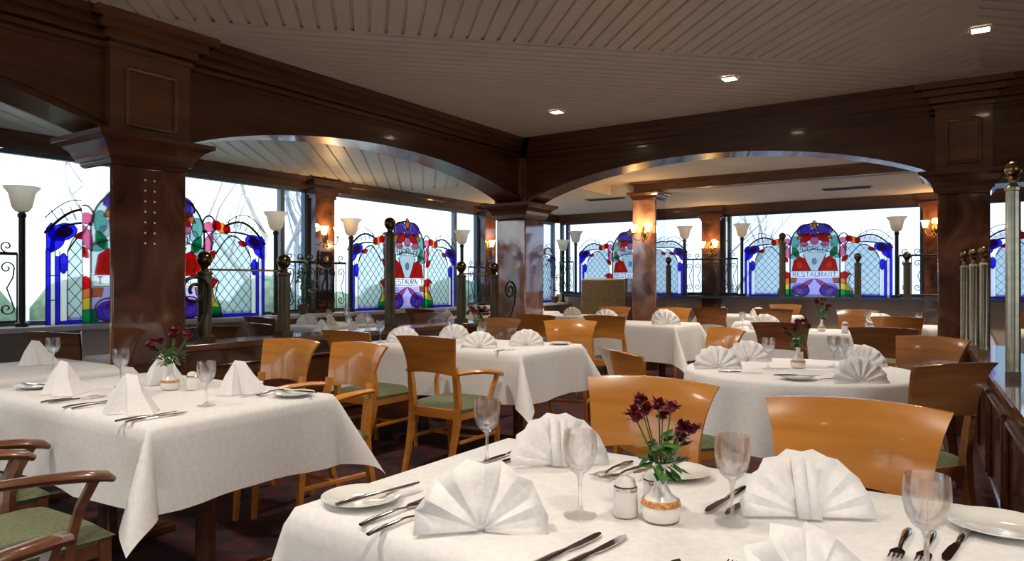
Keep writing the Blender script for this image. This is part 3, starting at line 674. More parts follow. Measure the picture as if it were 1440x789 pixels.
# ------------------------------------------------------------------ furniture prototypes
def make_chair(arms, wood, label=''):
    o = empty('armchair' if arms else 'dining_chair'); W = M[wood]
    e = MB(); nu, nv = 14, 8
    def pan(s, t):      # s across 0..1, t up 0..1
        hw = .198 + .046 * t ** 2.2
        x = (2 * s - 1) * hw; bow = .040 * (1 - (2 * s - 1) ** 2)
        z = .645 + .245 * t + (.022 * (1 - (2 * s - 1) ** 2)) * (1 if t < .12 else max(0, .6 - t)) + .012 * (1 - (2 * s - 1) ** 2) * t
        return x, -.232 - bow - .030 * t - .035 * t ** 3, z
    vs = []; fs = []
    for i in range(nu + 1):
        for j in range(nv + 1):
            x, y, z = pan(i / nu, j / nv); vs.append((x, y, z))
    k = len(vs)
    for i in range(nu + 1):
        for j in range(nv + 1):
            x, y, z = pan(i / nu, j / nv); vs.append((x, y - (.016 if j < nv else .022), z))
    g = lambda i, j, b: i * (nv + 1) + j + b * k
    for i in range(nu):
        for j in range(nv):
            fs.append((g(i, j, 0), g(i + 1, j, 0), g(i + 1, j + 1, 0), g(i, j + 1, 0))); fs.append((g(i, j, 1), g(i, j + 1, 1), g(i + 1, j + 1, 1), g(i + 1, j, 1)))
        fs.append((g(i, 0, 0), g(i, 0, 1), g(i + 1, 0, 1), g(i + 1, 0, 0))); fs.append((g(i, nv, 0), g(i + 1, nv, 0), g(i + 1, nv, 1), g(i, nv, 1)))
    for j in range(nv):
        fs.append((g(0, j, 0), g(0, j + 1, 0), g(0, j + 1, 1), g(0, j, 1))); fs.append((g(nu, j, 0), g(nu, j, 1), g(nu, j + 1, 1), g(nu, j + 1, 0)))
    e.add(vs, fs); e.build('backrest', W, o, 50)
    for s in (-1, 1):
        # rear leg sweeps up into the back post
        l = MB(); l.tube([(s * .175, -.31, 0), (s * .182, -.255, .16), (s * .188, -.215, .34), (s * .19, -.205, .46), (s * .19, -.218, .58), (s * .187, -.238, .70)], [.017, .020, .024, .025, .024, .018], 4, (1.0, 1.15)); l.build('leg', W, o, 50)
        l = MB(); l.tube([(s * .205, .215, 0), (s * .205, .205, .14), (s * .203, .195, .30), (s * .20, .19, .425)], [.015, .018, .023, .028], 4); l.build('leg', W, o, 50)
    f = MB()
    f.box((0, .20, .395), (.40, .025, .065)); f.box((0, -.205, .395), (.37, .025, .065))
    for s in (-1, 1): f.box((s * .200, 0, .395), (.025, .40, .065))
    f.box((0, 0, .22), (.36, .018, .022))
    for s in (-1, 1): f.box((s * .195, 0, .22), (.02, .40, .022))
    f.build('seat_frame', W, o, 0, bevel=.004)
    c = MB()
    def top(s, t):
        x = (2 * s - 1); y = (2 * t - 1); d = max(0, (1 - x ** 6)) * max(0, (1 - y ** 6))
        return (x * (.215 + .012 * t), y * .215 + .005, .425 + .045 * d ** .5)
    c.grid(top, 12, 12); c.box((0, .005, .42), (.43, .42, .02)); c.build('seat', M['green'], o, 60)
    if arms:
        for s in (-1, 1):
            a = MB(); a.tube([(s * .205, -.235, .66), (s * .235, -.14, .665), (s * .255, -.02, .66), (s * .26, .10, .645), (s * .255, .17, .63), (s * .25, .195, .615)], [.016, .018, .021, .023, .022, .014], 10, (1.25, .8))
            a.tube([(s * .254, .14, .63), (s * .245, .10, .55), (s * .225, .085, .46), (s * .213, .08, .38)], [.018, .017, .018, .02], 4); a.build('armrest', W, o, 50)
    return tag(o, None, 'chair')
CH = {(0, 'maple'): make_chair(0, 'maple'), (1, 'maple'): make_chair(1, 'maple'), (0, 'maple_dark'): make_chair(0, 'maple_dark'), (1, 'maple_dark'): make_chair(1, 'maple_dark'), (0, 'maple_shaded'): make_chair(0, 'maple_shaded')}
def chair(bx, by, face, label, wood='maple', arms=0, group='dining chairs'):
    """bx,by = middle of the backrest top; face = compass of the sitter's view in degrees"""
    f = R(face); return place(CH[(arms, wood)], (bx + .31 * math.cos(f), by + .31 * math.sin(f), 0), f - PI / 2, label, group)

def table(x0, x1, y0, y1, label, cloth_label, over=.30, z=.76, seed=0, rz=0, fin=.50):
    cx, cy = (x0 + x1) / 2, (y0 + y1) / 2; lx, ly = (x1 - x0) / 2, (y1 - y0) / 2
    o = empty('dining_table', (cx, cy, 0), rz); tag(o, label, 'table', 'rectangular dining tables')
    MB().box((0, 0, z - .02), (2 * lx - .02, 2 * ly - .02, .028)).build('tabletop', M['mahogany'], o)
    for sx in ((-1, 1) if lx > .5 else (0,)):
        q = MB(); q.lathe([(.03, 0), (.05, .05), (.04, .1), (.035, .65), (.07, z - .035)], (sx * (lx - .3), 0, 0), 14); q.build('pedestal', M['mahogany'], o)
        q = MB(); q.box((sx * (lx - .3), 0, .02), (.07, 2 * ly - .16, .04)); q.build('foot', M['mahogany'], o, bevel=.008)
    rnd = random.Random(seed); ph = [rnd.uniform(0, 6.28) for _ in range(4)]; e = MB()
    H = over; nh = 9; L1 = lx + H; L2 = ly + H
    def axis(l): 
        inn = [-l + 2 * l * i / 10 for i in range(11)]; return [-l - H + H * i / nh for i in range(nh)] + inn + [l + H * (i + 1) / nh for i in range(nh)]
    ax, ay = axis(lx), axis(ly); r = .018
    def P(u, v):
        eu, ev = max(0, abs(u) - lx), max(0, abs(v) - ly); su, sv = (1 if u > 0 else -1), (1 if v > 0 else -1)
        bx, by = max(-lx, min(lx, u)), max(-ly, min(ly, v)); rho = math.hypot(eu, ev)
        if rho == 0: return (u, v, z + .0015)
        phi = math.atan2(ev, eu); sn = math.sin(2 * phi) if eu > 0 and ev > 0 else 0
        # rounded table edge then fall
        if rho < r * 1.57: a = rho / r; out = r * math.sin(a); dz = r * (1 - math.cos(a))
        else: out = r; dz = r + (rho - r * 1.57)
        fall = max(0, rho - .03)
        k = fin * sn; out += fall * (k + .03); dz *= math.sqrt(max(.1, 1 - k * k))
        if sn == 0:
            s_ = by if ev == 0 else bx; w_ = ph[0] if ev == 0 else ph[1]
            amp = fall / H; out += amp * (.013 * math.sin(s_ * 9 + w_) + .008 * math.sin(s_ * 21 + w_ * 2) + .012); dz += amp * .006 * math.sin(s_ * 9 + w_ + 1)
        if eu > 0 and ev > 0: dx, dy = math.cos(phi), math.sin(phi)
        elif eu > 0: dx, dy = 1, 0
        else: dx, dy = 0, 1
        if sn:
            base = fall / H * (.013 * math.sin((by if phi < PI / 4 else bx) * 9 + (ph[0] if phi < PI / 4 else ph[1])) + .012) * (1 - sn); out += base
        return (bx + su * dx * out, by + sv * dy * out, z - dz + .0015)
    vs = [P(u, v) for u in ax for v in ay]; n = len(ay)
    fs = [(i * n + j, (i + 1) * n + j, (i + 1) * n + j + 1, i * n + j + 1) for i in range(len(ax) - 1) for j in range(n - 1)]
    e.add(vs, fs); c = e.build('tablecloth', M['linen'], None, 80, loc=(cx, cy, 0), rz=rz); tag(c, cloth_label, 'tablecloth', 'white tablecloths'); return o
def round_table(cx, cy, r, label, cloth_label, z=.76, H=.34):
    o = empty('round_table', (cx, cy, 0)); tag(o, label, 'table')
    q = MB(); q.lathe([(r - .02, z - .035), (r, z - .03), (r, z - .005), (.001, z - .004)], n=48); q.build('tabletop', M['mahogany'], o)
    q = MB(); q.lathe([(.25, 0), (.25, .03), (.05, .08), (.04, .6), (.1, z - .036)], n=20); q.build('pedestal', M['mahogany'], o)
    e = MB(); N = 120; rings = [0.001, .3 * r, .7 * r, r - .01, r + .004, r + .012]; vs = []
    for k, q in enumerate(rings + [0] * 8):
        for i in range(N):
            a = 2 * PI * i / N
            if k < 6: rr = q; zz = z + .0015 if k < 4 else z - .002 - (k - 4) * .012
            else:
                t = (k - 5) / 8; f = math.sin(11 * a + 1.3 * math.sin(3 * a)); rr = r + .014 + t * (.03 + .035 * f); zz = z - .014 - t * H * (1 + .05 * math.sin(4 * a))
            vs.append((rr * math.cos(a), rr * math.sin(a), zz))
    K = len(rings) + 8; fs = [(k * N + i, k * N + (i + 1) % N, (k + 1) * N + (i + 1) % N, (k + 1) * N + i) for k in range(K - 1) for i in range(N)]
    e.add(vs, fs); c = e.build('tablecloth', M['linen'], None, 80, loc=(cx, cy, 0)); tag(c, cloth_label, 'tablecloth')

def fan_mesh(n, Rr, depth, a0=0, a1=180, name='napkin', tilt=22, foot=0):
    e = MB(); vs = []; fs = []; K = 2 * n; T = math.tan(R(tilt))
    rings = (.06, .35, .7, 1.0)
    for i in range(K + 1):
        a = R(a0 + (a1 - a0) * i / K); sg = 1 if i % 2 else -1
        for q in rings:
            rr = Rr * q * (1 if i % 2 else .965 if q == 1 else 1)
            x = -rr * math.cos(a); zz = rr * math.sin(a); vs.append((x, sg * depth * q + zz * math.sin(R(tilt)), zz * math.cos(R(tilt)) + .006))
    m = len(rings)
    for i in range(K):
        for j in range(m - 1): fs.append((i * m + j, (i + 1) * m + j, (i + 1) * m + j + 1, i * m + j + 1))
    e.add(vs, fs)
    if foot == 1:      # upright strip folded down the front
        for k in range(2):
            x0 = -.024 + k * .022
            e.add([(x0, -.010 - k * .003, .004), (x0 + .024, -.014 - k * .003, .004), (x0 + .024, Rr * .95 * math.sin(R(tilt)) - .018, Rr * .93 * math.cos(R(tilt))), (x0, Rr * .95 * math.sin(R(tilt)) - .012, Rr * .95 * math.cos(R(tilt)))], [(0, 1, 2, 3)])
    e.add([(-.01, Rr * .5 * math.sin(R(tilt)) + .012, Rr * .5), (.01, Rr * .5 * math.sin(R(tilt)) + .012, Rr * .5), (.05, .10, .002), (-.05, .10, .002)], [(0, 1, 2, 3)])
    me = e.mesh(name, M['napkin'], 15); return me
def from_mesh(name, me, cat, thick=.0014):
    o = bpy.data.objects.new(name, me); C.objects.link(o)
    s = o.modifiers.new('thick', 'SOLIDIFY'); s.thickness = thick; s.offset = 0
    return tag(o, None, cat)
fanA = from_mesh('fan_napkin', fan_mesh(6, .132, .017, -3, 184), 'napkin')
fanB = from_mesh('fan_napkin', fan_mesh(8, .135, .007, 0, 180, foot=1), 'napkin')
fanC = from_mesh('fan_napkin', fan_mesh(8, .15, .015, -4, 184), 'napkin')
def pyramid():
    e = MB()
    ap = (-.025, .0, .142); A = [(-.10, -.035, 0), (-.045, -.075, 0), (.0, -.045, 0), (.045, -.085, 0), (.115, -.04, 0), (.06, .07, 0), (-.05, .06, 0)]
    ap2 = (.015, .005, .134)
    n = len(A)
    mid = [((a[0] * .55 + ap[0] * .45) * 1.0, (a[1] * .55), .078) for a in A]
    e.add(A + mid + [ap, ap2], [(i, (i + 1) % n, n + (i + 1) % n, n + i) for i in range(n)] + [(n + i, n + i + 1, 2 * n) for i in range(0, 3)] + [(n + 3, 2 * n + 1, 2 * n)] + [(n + i, n + i + 1, 2 * n + 1) for i in range(3, 6)] + [(n + 6, n, 2 * n), (n + 6, 2 * n, 2 * n + 1)])
    me = e.mesh('napkin', M['napkin'], 20); return tag(bpy_obj('folded_napkin', me), None, 'napkin')
def bpy_obj(n, me): o = bpy.data.objects.new(n, me); C.objects.link(o); return o
pyr = pyramid()
def wineglass(h=.174, r=.035):
    e = MB(); e.lathe([(.0001, .002), (r * .95, .002), (r * .98, .004), (.010, .010), (.0045, .02), (.004, .04), (.0045, .075), (.008, .086), (.022, .097), (r * .86, .112), (r * .98, .132), (r, .150), (r * .93, h), (r * .90, h), (r * .96, .150), (r * .94, .132), (r * .8, .114), (.018, .100), (.001, .092)], n=28)
    return tag(e.build('wine_glass', M['glass'], None, 60), None, 'wine glass')
G = wineglass()
def knife():
    o = empty('table_knife'); e = MB(); e.tube([(0, -.115, .005), (0, -.09, .006), (0, -.03, .006), (0, .0, .005)], [.006, .0085, .007, .0045], 8, (1, .55)); e.build('handle', M['steel'], o, 60)
    b = MB(); b.prism([(-.005, 0), (.006, 0), (.010, .03), (.011, .08), (.006, .105), (-.002, .112), (-.006, .10), (-.006, .03)], .0018, lambda u, v, w: (u, v, .004 + w)); b.build('blade', M['steel'], o, 0); return tag(o, None, 'knife')
def fork():
    o = empty('table_fork'); e = MB(); e.tube([(0, -.10, .003), (0, -.07, .006), (0, 0, .008), (0, .03, .004)], [.006, .008, .004, .004], 8, (1, .5)); e.build('handle', M['steel'], o, 60)
    b = MB(); b.prism([(-.004, .028), (.004, .028), (.012, .045), (.012, .06), (-.012, .06), (-.012, .045)], .002, lambda u, v, w: (u, v, .005 + w))
    for x in (-.0102, -.0034, .0034, .0102): b.tube([(x, .06, .005), (x, .085, .006), (x, .10, .010)], [.0018, .0017, .001], 5)
    b.build('tines', M['steel'], o, 0); return tag(o, None, 'fork')
K_, F_ = knife(), fork()
def plate(r=.085):
    e = MB(); e.lathe([(.0001, .004), (r * .62, .004), (r * .68, .007), (r, .015), (r * 1.0, .017), (r * .68, .011), (r * .6, .0075), (.0001, .0075)], n=40); return tag(e.build('side_plate', M['china'], None, 50), None, 'plate')
PL = plate()
def vase():
    o = empty('bud_vase'); e = MB(); e.lathe([(.030, .001), (.037, .006), (.040, .022), (.038, .034), (.034, .044), (.022, .054), (.013, .072), (.011, .10), (.013, .115), (.011, .115), (.009, .10), (.009, .075), (.001, .06)], n=28); e.build('vase_body', M['china'], o, 60)
    b = MB(); b.lathe([(.0392, .033), (.0400, .034), (.0372, .043), (.035, .0445)], n=28); b.build('gilt_band', M['gold'], o, 60); return tag(o, None, 'vase')
V = vase()
def bouquet(seed, n=6, sc=1):
    rn = random.Random(seed); o = empty('flower_bunch'); tag(o, None, 'flowers'); st = MB(); lf = MB(); tips = []
    for i in range(n):
        a = 2 * PI * i / n + rn.uniform(-.3, .3); r = rn.uniform(.012, .072) * sc; z = rn.uniform(.155, .245) * sc
        tip = (r * math.cos(a), r * math.sin(a), z); tips.append(tip); st.tube([(0, 0, .07), (r * .2 * math.cos(a), r * .2 * math.sin(a), .12), tip], .0015, 5)
    st.build('stems', M['stem'], o)
    for i in range(64):
        a = rn.uniform(0, 6.28); r = rn.uniform(.006, .035); z = rn.uniform(.105, .165) * sc; L = rn.uniform(.02, .042); t = rn.uniform(-.9, .5)
        p = Vector((r * math.cos(a), r * math.sin(a), z)); d = Vector((math.cos(a), math.sin(a), t)).normalized(); q = d.cross(Vector((0, 0, 1))).normalized() * L * .3
        lf.add([p, p + d * L * .5 + q, p + d * L, p + d * L * .5 - q], [(0, 1, 2, 3)])
    lf.build('leaves', M['leaf'], o, 0)
    for tip in tips:
        h = MB(); c = Vector(tip)
        for k in range(34):
            u = rn.uniform(-.3, 1); a = rn.uniform(0, 6.28); s = math.sqrt(max(0, 1 - u * u)); d = Vector((s * math.cos(a), s * math.sin(a), u)); L = rn.uniform(.014, .026) * sc
            q = d.cross(Vector((.3, .2, 1))).normalized() * L * .35; h.add([c, c + d * L * .6 + q, c + d * L, c + d * L * .6 - q], [(0, 1, 2, 3)])
        h.sphere(tuple(c), .009 * sc, 8); h.build('blossom', M['petal'], o, 0)
    return o
BQ = bouquet(3, 11, 1.0)
def shaker(cap):
    o = empty('salt_shaker'); e = MB(); e.lathe([(.018, .001), (.021, .004), (.0205, .03), (.019, .048), (.017, .052)], n=20); e.build('jar', M['salt'] if cap else M['black'], o, 60)
    g = MB(); g.lathe([(.0195, .046), (.0205, .048), (.0205, .053), (.018, .055)], n=20); g.build('metal_band', M['steel'], o)
    c = MB(); c.lathe([(.018, .055), (.017, .064), (.010, .070), (.0001, .072)], n=20); c.build('cap', M['china'], o, 60); return tag(o, None, 'shaker')
SH = shaker(True)
TZ = .763
def put(proto, x, y, rz, label, group=None, z=TZ, **k): return place(proto, (x, y, z), R(rz), label, group, **k)
CF = 33.8   # objects facing the camera: rotation of the view

# ------------------------------------------------------------------ table 1 (foreground)
table(-1.225, .16, 1.0, 1.81, 'dining table in the foreground under the white cloth', 'white tablecloth on the foreground table', seed=1, fin=.28)
put(fanA, -.80, 1.09, CF + 4, 'pleated fan napkin nearest the camera at left of the foreground table', 'fan napkins', ry=R(3))
put(fanB, -.92, 1.60, CF + 12, 'rounded fan napkin behind the foreground wine glass and right of the knives', 'fan napkins', ry=R(2))
put(fanB, -.30, 1.52, CF - 4, 'large rounded fan napkin at right in front of the right foreground chair', 'fan napkins')
put(fanA, -.22, 1.12, CF + 20, 'fan napkin cut off by the bottom edge at right of the foreground table', 'fan napkins', ry=R(4), scale=(.95, .85, .84))
for x, y, n in ((-1.09, 1.51, 'wine glass farthest back on the left of the foreground table'), (-.69, 1.28, 'wine glass in the middle of the foreground table left of the shakers'), (-.42, 1.41, 'wine glass right of the flower vase on the foreground table'), (-.08, 1.29, 'wine glass at the bottom right corner of the foreground table')):
    put(G, x, y, 0, n, 'wine glasses on the foreground table')
put(V, -.545, 1.35, 0, 'white bud vase with gilt band on the foreground table', 'bud vases'); put(BQ, -.545, 1.35, 20, 'burgundy flowers in the bud vase on the foreground table', 'vase flowers')
put(SH, -.615, 1.335, 0, 'white salt shaker left of the foreground vase', 'shakers', scale=(1.2, 1.2, 1.15)); put(SH, -.585, 1.415, 0, 'shaker half hidden behind the foreground salt shaker', 'shakers')
put(PL, -1.13, 1.10, 0, 'side plate at the left corner of the foreground table', 'side plates'); put(PL, .02, 1.66, 0, 'side plate at the right edge of the foreground table', 'side plates', scale=(1.1, 1.1, 1)); put(PL, -.64, 1.68, 0, 'side plate behind the foreground flower vase', 'side plates')
def kn(x, y, rz, label, z=TZ): put(K_, x, y, rz, label, 'knives', z)
def fk(x, y, rz, label, z=TZ): put(F_, x, y, rz, label, 'forks', z)
kn(-1.10, 1.13, -8, 'knife lying across the left foreground side plate', TZ + .014)
fk(-1.015, 1.09, -2, 'fork next to the left foreground side plate'); fk(-.965, 1.06, -2, 'second fork between the left side plate and the nearest fan napkin')
kn(-.62, 1.10, -6, 'knife right of the nearest fan napkin'); kn(-.575, 1.115, -6, 'outer knife right of the nearest fan napkin')
kn(-1.10, 1.62, 178, 'left knife of the pair behind the nearest fan napkin'); kn(-1.06, 1.60, 178, 'right knife of the pair behind the nearest fan napkin')
fk(-.79, 1.64, 176, 'fork right of the napkin behind the middle wine glass'); fk(-.75, 1.63, 170, 'second fork in front of the left orange chair'); kn(-.68, 1.69, 165, 'knife lying on the side plate behind the flower vase', TZ + .014)
kn(-.475, 1.55, 176, 'left knife of the pair by the wine glass right of the vase'); kn(-.435, 1.555, 176, 'right knife of the pair left of the large rounded napkin')
fk(-.13, 1.46, 178, 'fork right of the large rounded napkin'); kn(-.045, 1.52, 172, 'knife beside the right side plate on the foreground table'); fk(-.36, 1.10, -4, 'fork at the bottom edge left of the cut off napkin'); kn(-.46, 1.06, -12, 'knife tip at the bottom edge of the foreground table')
fk(-.09, 1.47, 178, 'second fork behind the bottom right wine glass')
chair(-.99, 2.36, -90, 'orange maple chair left of the two behind the foreground table', group='chairs of the foreground table')
chair(-.32, 2.24, -90, 'orange maple chair right of the two behind the foreground table', group='chairs of the foreground table')

# ------------------------------------------------------------------ table 2 (left near)
table(-3.70, -2.33, 1.30, 2.10, 'dining table at left under the white cloth', 'white tablecloth with a hanging corner on the left table', seed=5)
for x, y, r, n in ((-3.30, 1.47, 10, 'folded pyramid napkin at left rear of the left table'), (-2.62, 1.40, 25, 'folded pyramid napkin at the front corner of the left table'), (-2.68, 1.90, 60, 'folded pyramid napkin at the right end of the left table'), (-3.22, 1.88, 40, 'folded pyramid napkin behind the flowers of the left table')):
    put(pyr, x, y, r, n, 'pyramid napkins on the left table')
for x, y, n in ((-3.28, 1.70, 'wine glass left of the vase on the left table'), (-2.50, 1.62, 'wine glass right of the vase on the left table')): put(G, x, y, 0, n, 'wine glasses on the left table')
put(V, -3.02, 1.78, 0, 'white bud vase on the left table in front of the brown column', 'bud vases'); o = put(BQ, -3.02, 1.78, 200, 'dark red flowers in the vase on the left table', 'vase flowers', scale=(1.35, 1.35, 1.12))
put(PL, -3.56, 1.47, 0, 'side plate at the left end of the left table', 'side plates'); put(PL, -2.42, 1.97, 0, 'side plate at the right end of the left table', 'side plates'); kn(-2.43, 1.98, 100, 'knife on the side plate at the right end of the left table', TZ + .014); kn(-3.55, 1.47, 100, 'knife on the side plate at the left end of the left table', TZ + .014)
put(PL, -2.83, 2.02, 0, 'side plate behind the napkin at the back of the left table', 'side plates')
kn(-2.47, 1.375, 2, 'front knife beside the corner napkin of the left table'); kn(-2.43, 1.39, 2, 'second knife at the front edge corner of the left table')
fk(-2.86, 1.40, 0, 'fork left of the corner napkin on the left table'); fk(-2.91, 1.39, 0, 'outer fork left of the corner napkin on the left table'); kn(-3.10, 1.41, 0, 'knife between the two front napkins of the left table'); kn(-3.06, 1.42, 0, 'second knife between the two front napkins of the left table')
fk(-2.53, 1.95, 182, 'fork between the right end napkin and plate on the left table'); kn(-2.58, 1.93, 182, 'knife right of the right end napkin on the left table')
put(SH, -2.93, 1.83, 0, 'shaker beside the vase on the left table', 'shakers')
chair(-3.46, 2.80, -90, 'maple chair behind the left table, left of two, beside the post', arms=0, group='chairs of the left table')
chair(-2.93, 2.84, -97, 'maple armchair behind the right end of the left table', arms=1, group='chairs of the left table')
chair(-2.55, .66, 92, 'dark armchair with green seat in the bottom left corner', 'maple_dark', 1, 'dark armchairs in the left foreground')
chair(-3.22, .76, 90, 'dark armchair behind the bottom left armchair', 'maple_dark', 1, 'dark armchairs in the left foreground')
chair(-1.77, .27, 124, 'dark armchair showing only an arm end at the bottom edge', 'maple_dark', 1, 'dark armchairs in the left foreground')

# ------------------------------------------------------------------ table 3 (middle)
table(-4.15, -2.62, 4.02, 4.88, 'dining table in the middle behind the three maple chairs', 'white tablecloth hanging low on the middle table', over=.36, seed=9)
for x, y, r, n in ((-3.9, 4.25, CF, 'fan napkin at left front of the middle table'), (-3.75, 4.72, CF, 'fan napkin at left rear of the middle table'), (-3.05, 4.13, CF, 'fan napkin at centre front of the middle table'), (-2.88, 4.50, CF, 'fan napkin at the right end of the middle table')): put(fanC, x, y, r, n, 'fan napkins on the middle table', ry=R(random.uniform(-8, 8)), scale=(.9, .9, .85))
for x, y, n in ((-3.98, 4.08, 'wine glass at the left end of the middle table'), (-3.22, 4.40, 'wine glass in the centre of the middle table')): put(G, x, y, 0, n, 'wine glasses on the middle table')
put(V, -3.42, 4.62, 0, 'bud vase on the middle table', 'bud vases'); put(BQ, -3.42, 4.62, 70, 'dark flowers in the vase on the middle table', 'vase flowers', scale=(1.15, 1.15, 1.15)); kn(-2.80, 4.10, -6, 'knife at the right front of the middle table'); put(PL, -2.73, 4.74, 0, 'side plate at the far right corner of the middle table', 'side plates')
chair(-2.98, 3.45, 90, 'maple armchair with its back to the camera at the middle table', arms=1, group='chairs of the middle table')
chair(-3.80, 3.54, 90, 'maple chair behind the armchair of the left table, back to the camera', arms=0, group='chairs of the middle table')
chair(-3.86, 5.56, -88, 'shiny chair facing the camera behind the middle table, left one', 'maple_shaded', group='chairs of the middle table')
chair(-3.13, 5.62, -70, 'shiny chair turned sideways at the far right of the middle table', group='chairs of the middle table')

# ------------------------------------------------------------------ table 5 (round, right)
round_table(-.86, 4.12, .60, 'round dining table at right under the white cloth', 'white round tablecloth behind the two orange chairs')
for x, y, n, p in ((-1.24, 3.90, 'fan napkin at the left edge of the round table', fanC), (-1.20, 4.38, 'fan napkin at the back left of the round table', fanC), (-.50, 3.72, 'large fan napkin at the right front of the round table', fanC), (-.58, 4.45, 'fan napkin at the back right of the round table', fanC)): put(p, x, y, CF, n, 'fan napkins on the round table')
for x, y, n in ((-1.0, 4.02, 'wine glass left of the flowers on the round table'), (-.66, 4.22, 'wine glass right of the flowers on the round table'), (-.72, 4.32, 'second wine glass right of the flowers on the round table')): put(G, x, y, 0, n, 'wine glasses on the round table')
put(V, -.88, 4.18, 0, 'bud vase in the middle of the round table', 'bud vases'); put(BQ, -.88, 4.18, 130, 'dark red flowers in the middle of the round table', 'vase flowers', scale=(1.1, 1.1, 1.1))
put(PL, -.78, 3.68, 0, 'side plate at the front of the round table', 'side plates'); kn(-.78, 3.69, -60, 'knife on the plate of the round table', TZ + .014); kn(-1.08, 3.78, -70, 'knife at the left front of the round table'); fk(-.66, 3.72, 120, 'fork right of the plate on the round table')
chair(-1.56, 3.28, 50, 'light maple chair seen from behind left of the round table', group='chairs of the round table')
chair(-.11, 3.56, 144, 'brown chair turned to the round table beside the right half wall', 'maple_shaded', group='chairs of the round table')
chair(-.29, 5.16, -122, 'glossy chair with window reflections behind the round table at right', 'maple_shaded', group='chairs of the round table')
chair(-1.62, 5.30, -132, 'maple chair behind the left napkins of the round table', group='chairs of the round table')

# ------------------------------------------------------------------ table 8 and the alcove
table(-4.86, -4.0, .85, 2.14, 'dining table behind the left table at the left edge', 'white tablecloth at the left edge before the column', seed=11)
put(pyr, -4.30, 1.50, 10, 'napkin at the left edge on the table behind', 'napkins of the alcove tables'); put(G, -4.26, 1.84, 0, 'wine glass in front of the dark chair at far left', 'wine glasses of the alcove'); put(pyr, -4.6, 1.9, 80, 'napkin beside the glass at far left', 'napkins of the alcove tables')
chair(-5.36, 2.30, 108, 'dark chair seen from behind at far left under the stained glass', 'maple_dark', group='alcove chairs')
chair(-6.25, 1.75, 60, 'dark chair cut off by the left edge', 'maple_dark', group='alcove chairs')
ALC = [(-6.5, -5.8, 2.9, 3.7, 'table by the left windows behind the nearest short posts'), (-5.35, -4.95+.05, 4.55, 5.3, 'table behind the half wall between the posts'),
       (-6.55, -5.75, 5.2, 6.0, 'table under the first sconce pilaster'), (-6.3, -5.6, 7.4, 8.3, 'table under the screen behind the tall post'), (-6.7, -5.9, 9.1, 10.2, 'table beside the salmon marble column, far back')]
for i, (x0, x1, y0, y1, n) in enumerate(ALC):
    table(x0, x1, y0, y1, n, 'white tablecloth on the ' + n, seed=20 + i, over=.28)
    cx, cy = (x0 + x1) / 2, (y0 + y1) / 2
    for a, (dx, dy) in enumerate(((-.2, -.25), (.2, .25), (.22, -.25))):
        put(pyr if i % 2 else fanC, cx + dx, cy + dy, CF + a * 40, ('left', 'rear', 'right')[a] + ' napkin on the ' + n, 'napkins of the alcove tables', scale=(.85, .85, .85))
    put(G, cx + .05, cy - .15, 0, 'near wine glass on the ' + n, 'wine glasses of the alcove'); put(G, cx - .05, cy + .2, 0, 'far wine glass on the ' + n, 'wine glasses of the alcove')
chair(-5.1, 3.75, 88, 'chair top seen through the gap behind the short posts', 'maple_dark', group='alcove chairs')
chair(-6.0, 4.45, 88, 'dark chair with flared back right of the second short post', 'maple_dark', group='alcove chairs')
chair(-5.0, 3.28, 175, 'small grey-brown chair seen sideways by the left windows', 'maple_dark', group='alcove chairs')
chair(-6.05, 6.9, 90, 'dark chair under the left half of the screen behind the tall post', 'maple_dark', group='alcove chairs')
chair(-5.15, 6.1, -88, 'brown glossy chair left of the second post from the salmon column', 'maple_dark', group='alcove chairs')
chair(-6.0, 8.95, -88, 'dark chair far back in the alcove before the right part of the screen', 'maple_dark', group='alcove chairs')

# ------------------------------------------------------------------ right bay tables
table(-4.15, -2.85, 7.45, 8.25, 'dining table left of centre in the far bay', 'white tablecloth before the sconce column', seed=31, over=.42)
chair(-3.29, 6.62, 90, 'maple chair from behind with green seat, right of a pair before the far bay', group='far bay chairs')
chair(-4.00, 6.42, 90, 'maple chair from behind, left of a pair before the salmon column', group='far bay chairs')
for x, y, n in ((-3.0, 7.6, 'fan napkin at the front of the table before the sconce column'), (-3.2, 8.05, 'fan napkin at the back of the table before the sconce column'), (-3.8, 7.7, 'fan napkin at left on the table before the sconce column')): put(fanC, x, y, CF, n, 'fan napkins of the far bay', scale=(1.1, 1, 1.1))
chair(-3.5, 9.15, -90, 'maple chair facing the camera right of the sconce column', group='far bay chairs'); chair(-4.35, 9.1, -90, 'maple chair facing the camera left of the sconce column', group='far bay chairs')
table(-2.2, -1.0, 7.15, 7.85, 'dining table in the centre of the far bay with a shaker', 'white tablecloth on the centre table of the far bay', seed=32)
chair(-1.47, 6.30, 90, 'maple chair from behind in the centre of the far bay', 'maple_shaded', group='far bay chairs'); chair(-.66, 6.02, 90, 'wide brown chair from behind left of the glossy chair', 'maple_shaded', group='far bay chairs')
put(V, -1.35, 7.45, 0, 'bud vase on the centre table of the far bay', 'bud vases'); put(BQ, -1.35, 7.45, 10, 'orange red flowers on the centre table of the far bay', 'vase flowers', scale=(1.15, 1.15, 1.3)); put(SH, -1.12, 7.32, 0, 'white shaker on the centre table of the far bay', 'shakers', scale=(1.5, 1.5, 1.5))
put(fanC, -1.85, 7.35, CF, 'fan napkin on the centre table of the far bay', 'fan napkins of the far bay', scale=(1.15, 1.1, 1.1)); put(G, -2.1, 7.4, 0, 'wine glass on the centre table of the far bay', 'wine glasses of the far bay')
table(-1.1, .0, 8.55, 9.25, 'dining table at right of the far bay before the dark marble column', 'white tablecloth at right of the far bay', seed=33)
